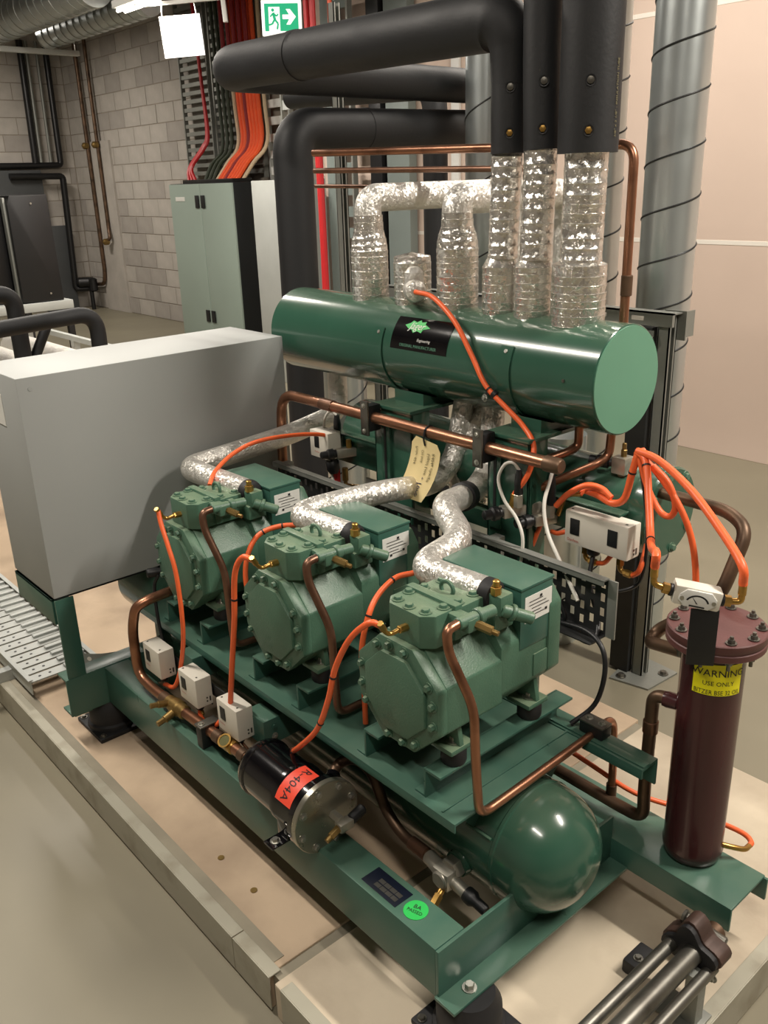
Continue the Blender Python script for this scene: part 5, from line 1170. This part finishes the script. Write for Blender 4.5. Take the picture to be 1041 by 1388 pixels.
t = thing('dark_tank', 'dark grey lagged tank on the far left wall behind the pipes', 'tank', (4.4, 12.2, -0.1))
obj('tank_shell', MB().box(4.12, 4.60, 12.37, 12.46, -0.1, 1.10, 0.02), 'lagging', t)
# second row gear seen over the panel
t = thing('low_duct', 'pale foil lagged pipes in a low steel frame behind the grey panel box', 'insulated pipe', (1.0, 4.4, -0.1))
obj('foil_cover', MB().cyl((1.08, 3.7, 0.66), (1.08, 5.0, 0.66), 0.085, 28, 0.01), 'foil_plain', t)
obj('foil_cover', MB().cyl((0.86, 3.7, 0.64), (0.86, 5.6, 0.64), 0.085, 28, 0.01), 'foil_plain', t)
obj('frame_rail', MB().box(1.245, 1.275, 3.6, 5.22, 0.73, 0.76).box(0.7, 1.26, 5.19, 5.22, 0.73, 0.76), 'galv', t, False)
for y in (3.6, 4.42, 5.19): obj('frame_post', MB().box(1.245, 1.285, y, y + 0.04, -0.1, 0.73), 'galv', t, False)

# wall pipes in the corner
def wpipe(lab, pts, r, m, bend=0.05, blobs=(), group='pipes on the far walls'):
    t = thing('wall_pipe', lab, 'pipe', pts[-1], group)
    obj('pipe_run', MB().pipe(pts, r, bend, 10, 4), m, t)
    for b in blobs: obj('valve', MB().lathe([(0.02, -0.05), (0.045, -0.03), (0.045, 0.03), (0.02, 0.05)], b, (1, 0, 0), 10), 'brass_dark', t)
wpipe('leftmost dark pipe dropping down the far wall', [(4.31, 12.4, 3.5), (4.28, 12.4, 1.95)], 0.045, 'machine')
wpipe('second dark pipe dropping down the far wall', [(4.40, 12.42, 3.5), (4.37, 12.42, 1.95)], 0.025, 'galv_dark')
wpipe('third, thin pipe dropping down the far wall', [(4.54, 12.42, 3.5), (4.51, 12.42, 1.95)], 0.022, 'galv_dark')
wpipe('rightmost dark pipe of the far wall, bending into the horizontal run', [(4.66, 12.4, 3.5), (4.64, 12.4, 1.92), (3.0, 12.4, 1.92)], 0.042, 'machine')
wpipe('lower horizontal dark pipe on the far wall that drops to the floor valves', [(3.85, 12.3, 1.78), (4.60, 12.3, 1.77), (4.55, 12.3, 0.2), (4.8, 12.2, 0.2)], 0.045, 'machine')
wpipe('left copper pipe down the pier in the corner, with a valve halfway', [(4.83, 11.84, 3.6), (4.83, 11.84, 0.45), (4.83, 11.90, 0.27), (4.83, 12.3, 0.24)], 0.028, 'copper_brown', 0.1, [(4.80, 11.84, 2.15)])
wpipe('right copper pipe down the pier in the corner, ending at a tap', [(4.83, 11.52, 3.6), (4.83, 11.52, 1.05), (4.80, 11.45, 0.92), (4.78, 11.58, 0.88)], 0.025, 'copper_brown', 0.05, [(4.80, 11.52, 2.15), (4.77, 11.52, 0.88)])
t = thing('valve_cluster', 'cluster of dark valves low in the far corner', 'valve', (4.7, 12.1, 0.2))
obj('valve_bodies', MB().lathe([(0.03, -0.14), (0.07, -0.1), (0.07, 0.1), (0.03, 0.14)], (4.66, 12.15, 0.30), (1, -0.5, 0), 10).lathe([(0.03, -0.1), (0.06, -0.08), (0.06, 0.08), (0.03, 0.1)], (4.72, 12.05, 0.26), (0, 0, 1), 10).cyl((4.70, 12.1, -0.1), (4.70, 12.1, 0.2), 0.03, 10), 'machine', t)

# ------------------------------------------------------------------ green cabinet with cables, steel box beside it
cb = thing('switchboard', 'tall pale green double door switchboard cabinet against the block wall', 'cabinet', (4.6, 8.0, -0.1))
obj('cabinet_body', MB().box(4.32, 4.86, 7.345, 8.665, -0.1, 1.612, 0.006), 'cabinet_dark', cb)
for y0, y1, yh in ((7.352, 7.99, 7.90), (8.0, 8.66, 8.02)):
    d = obj('door', MB().box(4.298, 4.322, y0, y1, -0.06, 1.606, 0.005), 'cabinet', cb)
    for z in (1.36, 0.14): obj('handle', MB().box(4.285, 4.30, yh, yh + 0.075, z, z + 0.13, 0.004), 'black', d)
obj('name_strip', MB().box(4.294, 4.299, 8.33, 8.53, 1.43, 1.475, 0.001), 'paper', cb)
obj('cable_gland_plate', MB().box(4.36, 4.60, 7.42, 8.45, 1.608, 1.65, 0.004), 'machine', cb)
gb2 = thing('steel_box', 'bare galvanised steel box beside the pale green switchboard', 'box', (3.75, 5.8, -0.1))
obj('box_body', MB().box(3.62, 4.05, 5.46, 5.95, -0.1, 1.615, 0.004), 'galv', gb2)

def ladder(x, y0, y1, z0, z1, label, step=0.085, m='galv_dark', rung='galv_dark', deep=0.05):
    t = thing('cable_ladder', label, 'cable ladder', (x, (y0 + y1) / 2, z0), 'cable ladders')
    for y in (y0, y1 - 0.02): obj('side_rail', MB().box(x - deep, x, y, y + 0.02, z0, z1), m, t, False)
    r0 = None; k = 0; z = z0 + 0.05
    while z < z1 - 0.05:
        if r0 is None: r0 = obj('rung', MB().box(x - deep * 0.8, x - 0.004, y0 + 0.02, y1 - 0.02, z, z + step * 0.48), rung, t, False)
        else:
            r = r0.copy(); COL.objects.link(r); r.location.z = z - z0 - 0.05
        z += step
    return t
ladder(4.84, 8.43, 9.05, 1.65, 3.9, 'cable ladder behind the red and dark green cables')
ladder(4.84, 7.45, 8.36, 1.65, 3.9, 'cable ladder behind the orange cables')
ladder(4.84, 6.95, 7.36, 1.62, 3.9, 'bright narrow cable ladder right of the cream cables', 0.16, 'galv', 'white_metal')
ladder(4.05, 5.02, 5.26, -0.1, 3.6, 'cable ladder seen behind the black riser and copper pipes', 0.17, 'galv_dark', 'grey_trunk')
ladder(4.05, 5.70, 5.98, 1.65, 3.9, 'cable ladder above the galvanised steel box', 0.16, 'galv_dark', 'galv')
t = thing('grey_trunking', 'smooth pale grey trunking running down behind the red cable', 'trunking', (4.1, 5.36, -0.1)); obj('trunk_body', MB().box(4.06, 4.16, 5.30, 5.44, -0.1, 3.9, 0.003), 'grey_trunk', t)
t = thing('grey_trunking', 'dark trunking beside the ladder in the gap under the long pipe', 'trunking', (4.1, 4.9, -0.1)); obj('trunk_body', MB().box(4.10, 4.20, 4.78, 4.92, -0.1, 3.9, 0.003), 'machine', t)
t = thing('grey_trunking', 'wide light grey trunking right of the dark one in the gap', 'trunking', (4.1, 4.6, -0.1)); obj('trunk_body', MB().box(4.12, 4.20, 4.48, 4.74, -0.1, 3.9, 0.003), 'grey_trunk', t)
t = thing('white_strip', 'narrow white strip on the wall between the background risers', 'trim strip', (4.19, 4.0, -0.1)); obj('strip', MB().box(4.195, 4.218, 4.02, 4.10, -0.1, 3.0, 0.002), 'white_metal', t)

def wcable(lab, pts, r, m, group):
    t = thing('wall_cable', lab, 'cable', pts[-1], group)
    obj('sheath', MB().hose(pts, r, 8, 5), m, t)
for k in range(3):
    y = 8.74 + 0.03 * k
    wcable('%s of three red cables fanning to the left end of the green switchboard' % ('right', 'middle', 'left')[k if False else 2 - k], [(4.74, y - 0.14, 3.9), (4.74, y - 0.16, 2.8), (4.70, y - 0.33 + 0.05 * k, 2.25), (4.66, y - 0.30, 2.02), (4.58, y - 0.17 - 0.03 * k, 1.80), (4.50, y - 0.32 - 0.06 * k, 1.63)] if False else [(4.74, 8.56, 3.9), (4.74, 8.50, 2.8), (4.70, 8.38 + 0.012 * k, 2.15), (4.64, 8.38 + 0.03 * k, 1.98), (4.56, 8.56 + 0.03 * k, 1.78), (4.50, 8.40 + 0.075 * k, 1.63)], 0.019, 'red_cable', 'red cables into the switchboard')
for k in range(3):
    wcable('%s of three dark green cables dropping to the switchboard' % ('left', 'middle', 'right')[k], [(4.74, 8.18 - 0.09 * k, 3.9), (4.74, 8.16 - 0.09 * k, 2.5), (4.70, 8.10 - 0.09 * k, 1.98), (4.60, 8.20 - 0.09 * k, 1.80), (4.52, 8.24 - 0.085 * k, 1.63)], 0.020, 'green_cable', 'dark green cables into the switchboard')
for k in range(7):
    wcable('%s of the seven orange cables into the green switchboard' % ('leftmost', 'second from left', 'dark red third', 'middle', 'third from right', 'second from right', 'rightmost')[k], [(4.74, 7.80 - 0.062 * k, 3.9), (4.74, 7.78 - 0.062 * k, 2.5), (4.70, 7.70 - 0.06 * k, 2.0), (4.60, 7.82 - 0.058 * k, 1.80), (4.52, 7.94 - 0.06 * k, 1.63)], 0.024, 'orange_cable' if k != 2 else 'dark_red_cable', 'orange cables into the switchboard')
for k in range(2):
    wcable('cream cable at the %s side of the orange cables' % ('left' if k == 0 else 'right'), [(4.74, 7.87 - 0.56 * k, 3.9), (4.74, 7.86 - 0.56 * k, 2.5), (4.70, 7.78 - 0.55 * k, 2.0), (4.60, 7.88 - 0.52 * k, 1.80), (4.52, 7.99 - 0.52 * k, 1.63)], 0.02, 'cream_cable', 'cream cables')
for k in range(5):
    wcable('%s of five dark red cables high above the switchboard' % ('leftmost', 'second', 'middle', 'fourth', 'rightmost')[k], [(4.66, 7.86 - 0.11 * k, 3.95), (4.66, 7.86 - 0.11 * k, 2.62)], 0.022, 'dark_red_cable', 'dark red cables high up')
for k, y in enumerate((4.80, 4.87)):
    wcable('%s of two red cables running down behind the black riser' % ('right', 'left')[k], [(3.5, y, 3.9), (3.5, y, 2.6), (3.5, 4.80 + 0.02 * k, 1.6), (3.5, 4.80 + 0.025 * k, 0.4)], 0.022, 'red_cable', 'red cables behind the riser')
wcable('thin red cable high up right of the exit sign', [(3.5, 4.60, 3.9), (3.5, 4.60, 2.4)], 0.016, 'orange_cable', 'single red cable')

# ------------------------------------------------------------------ signs, lamps and ducts overhead
ex = thing('exit_sign', 'green and white running man exit sign with an arrow, hanging from the ceiling', 'sign', (3.0, 4.5, 2.4))
def erect(c, u, w, hgt, th):   # box standing on edge, u is its width direction
    u = Vector(u).normalized(); nn = u.cross(Vector((0, 0, 1)))
    return Matrix((u, nn, Vector((0, 0, 1)))).transposed().to_4x4(), nn
eu = Vector((0.7514, -0.659, 0)).normalized()
em = Matrix.Translation(Vector((2.93, 4.385, 2.592))) @ Matrix((eu, eu.cross(Vector((0, 0, 1))), Vector((0, 0, 1)))).transposed().to_4x4() @ Matrix.Rotation(math.radians(1), 4, 'Y') @ Matrix.Scale(0.66, 4)
# u to the right as seen; the face looks back at the room (n = u x z points at the viewer's side)
obj('sign_box', MB().box(-0.195, 0.195, -0.03, 0.03, -0.155, 0.155, 0.006, em), 'exit_white', ex)
fy = 0.0315
def eprism(pts, m, name, y=fy): 
    return obj(name, MB().add([em @ Vector((x, y, z)) for x, z in pts], [tuple(range(len(pts)))]), m, ex, False)
eprism([(-0.165, -0.115), (0.165, -0.115), (0.165, 0.125), (-0.165, 0.125)], 'exit_green', 'green_field')
eprism([(-0.125, -0.115), (-0.015, -0.115), (-0.015, 0.095), (-0.125, 0.095)], 'exit_white', 'doorway', fy + 0.001)
eprism([(0.01, -0.012), (0.075, -0.012), (0.045, -0.06), (0.085, -0.06), (0.142, 0.008), (0.085, 0.076), (0.045, 0.076), (0.075, 0.028), (0.01, 0.028)], 'exit_white', 'arrow', fy + 0.001)
man = MB()
def seg(a, b2, w):
    a, b2 = Vector((a[0], 0, a[1])), Vector((b2[0], 0, b2[1])); d = (b2 - a).normalized(); q = Vector((-d.z, 0, d.x)) * w
    man.add([em @ (p + Vector((0, fy + 0.002, 0))) for p in (a + q, b2 + q, b2 - q, a - q)], [(0, 1, 2, 3)])
for a, b2, w in (((-0.08, 0.045), (-0.065, -0.015), 0.013), ((-0.065, -0.015), (-0.035, -0.05), 0.009), ((-0.035, -0.05), (-0.045, -0.10), 0.008), ((-0.068, -0.015), (-0.095, -0.055), 0.009), ((-0.095, -0.055), (-0.125, -0.06), 0.008), ((-0.08, 0.04), (-0.045, 0.015), 0.007), ((-0.045, 0.015), (-0.03, 0.035), 0.006), ((-0.08, 0.04), (-0.11, 0.01), 0.007)): seg(a, b2, w)
man.add([em @ Vector((-0.083 + 0.015 * math.cos(a * PI / 8), fy + 0.002, 0.068 + 0.015 * math.sin(a * PI / 8))) for a in range(16)], [tuple(range(16))])
obj('running_man', man, 'exit_green', ex, False)
obj('hanger_rod', MB().cyl(em @ Vector((0, 0, 0.155)), Vector((2.93, 4.385, 4.0)), 0.006, 8), 'steel', ex)

ls = thing('light_panel', 'bright white lit panel hanging at the upper left, tilted on two wires', 'lamp', (2.9, 5.6, 2.5))
lm = Matrix.Translation(Vector((2.83, 5.50, 2.617))) @ Matrix((eu, eu.cross(Vector((0, 0, 1))), Vector((0, 0, 1)))).transposed().to_4x4() @ Matrix.Rotation(math.radians(-3), 4, 'Y') @ Matrix.Scale(0.63, 4)
obj('panel', MB().box(-0.235, 0.235, -0.008, 0.008, -0.215, 0.215, 0.003, lm), 'lit_white', ls)
for x in (-0.20, 0.20): obj('wire', MB().cyl(lm @ Vector((x, 0, 0.215)), lm @ Vector((x * 0.8, 0, 0.62)), 0.004, 6), 'steel', ls)
obj('arm', MB().box(-0.5, 0.55, -0.02, 0.02, 0.33, 0.37, 0.004, lm), 'white_metal', ls)
obj('arm', MB().box(0.50, 0.55, -0.03, 0.03, 0.10, 0.60, 0.004, lm), 'white_metal', ls)

for i, (x, y, z, L, w) in enumerate(LAMPS):
    lt = thing('batten_lamp', ['white batten lamp overhead at the near left of the rack', 'white batten lamp overhead left of the grey panel', 'white batten lamp overhead at the near right', 'white batten lamp above the spiral ducts', 'white batten lamp at the top left of the view above the lit panel', 'white batten lamp over the aisle behind the rack', 'white batten lamp over the far left aisle'][i], 'lamp', (x, y, z))
    obj('tray', MB().box(x - 0.06, x + 0.06, y - L / 2, y + L / 2, z, z + 0.05, 0.005), 'white_metal', lt)
    for s in (-0.03, 0.03): obj('tube', MB().cyl((x + s, y - L / 2 + 0.03, z - 0.017), (x + s, y + L / 2 - 0.03, z - 0.017), 0.013, 12), 'lamp', lt)
    obj('suspension', MB().cyl((x, y - L / 3, z + 0.05), (x, y - L / 3, 4.0), 0.004, 6).cyl((x, y + L / 3, z + 0.05), (x, y + L / 3, 4.0), 0.004, 6), 'steel', lt)
    la = bpy.data.lights.new('batten_light', 'AREA'); la.shape = 'RECTANGLE'; la.size = 0.12; la.size_y = L; la.energy = w; la.color = LAMP_COL
    lo = bpy.data.objects.new('batten_light', la); COL.objects.link(lo); lo.location = (0, 0, -0.035); lo.parent = lt

def hduct(a, b2, r, label, pitch=0.14):
    a, b2 = Vector(a), Vector(b2); d = (b2 - a); L = d.length; d.normalize()
    t = thing('spiral_duct', label, 'duct', a, 'galvanised spiral ducts overhead')
    obj('duct_wall', MB().cyl(a, b2, r, 40), 'duct', t)
    u = d.cross(Vector((0, 0, 1))).normalized(); w = d.cross(u); n = int(L / pitch * 24)
    obj('spiral_seam', MB().sweep([a + d * (pitch * k / 24) + (u * math.cos(2 * PI * k / 24) + w * math.sin(2 * PI * k / 24)) * r for k in range(n)], 0.006, 4), 'galv_dark', t)
hduct((2.50, 9.6, 3.02), (2.50, 6.15, 3.02), 0.155, 'left overhead spiral duct at the top left')
hduct((2.95, 8.2, 2.95), (2.95, 6.15, 2.95), 0.11, 'right, thinner overhead spiral duct at the top left')
t = thing('duct_support', 'galvanised strut carrying the overhead ducts', 'hanger', (2.7, 8.0, 2.8))
obj('strut', MB().box(1.6, 3.15, 7.98, 8.03, 2.77, 2.815, 0.003), 'galv', t)
obj('drop_rod', MB().cyl((1.9, 8.0, 2.81), (1.9, 8.0, 4.0), 0.006, 6).cyl((3.12, 8.0, 2.81), (3.12, 8.0, 4.0), 0.006, 6), 'steel', t)
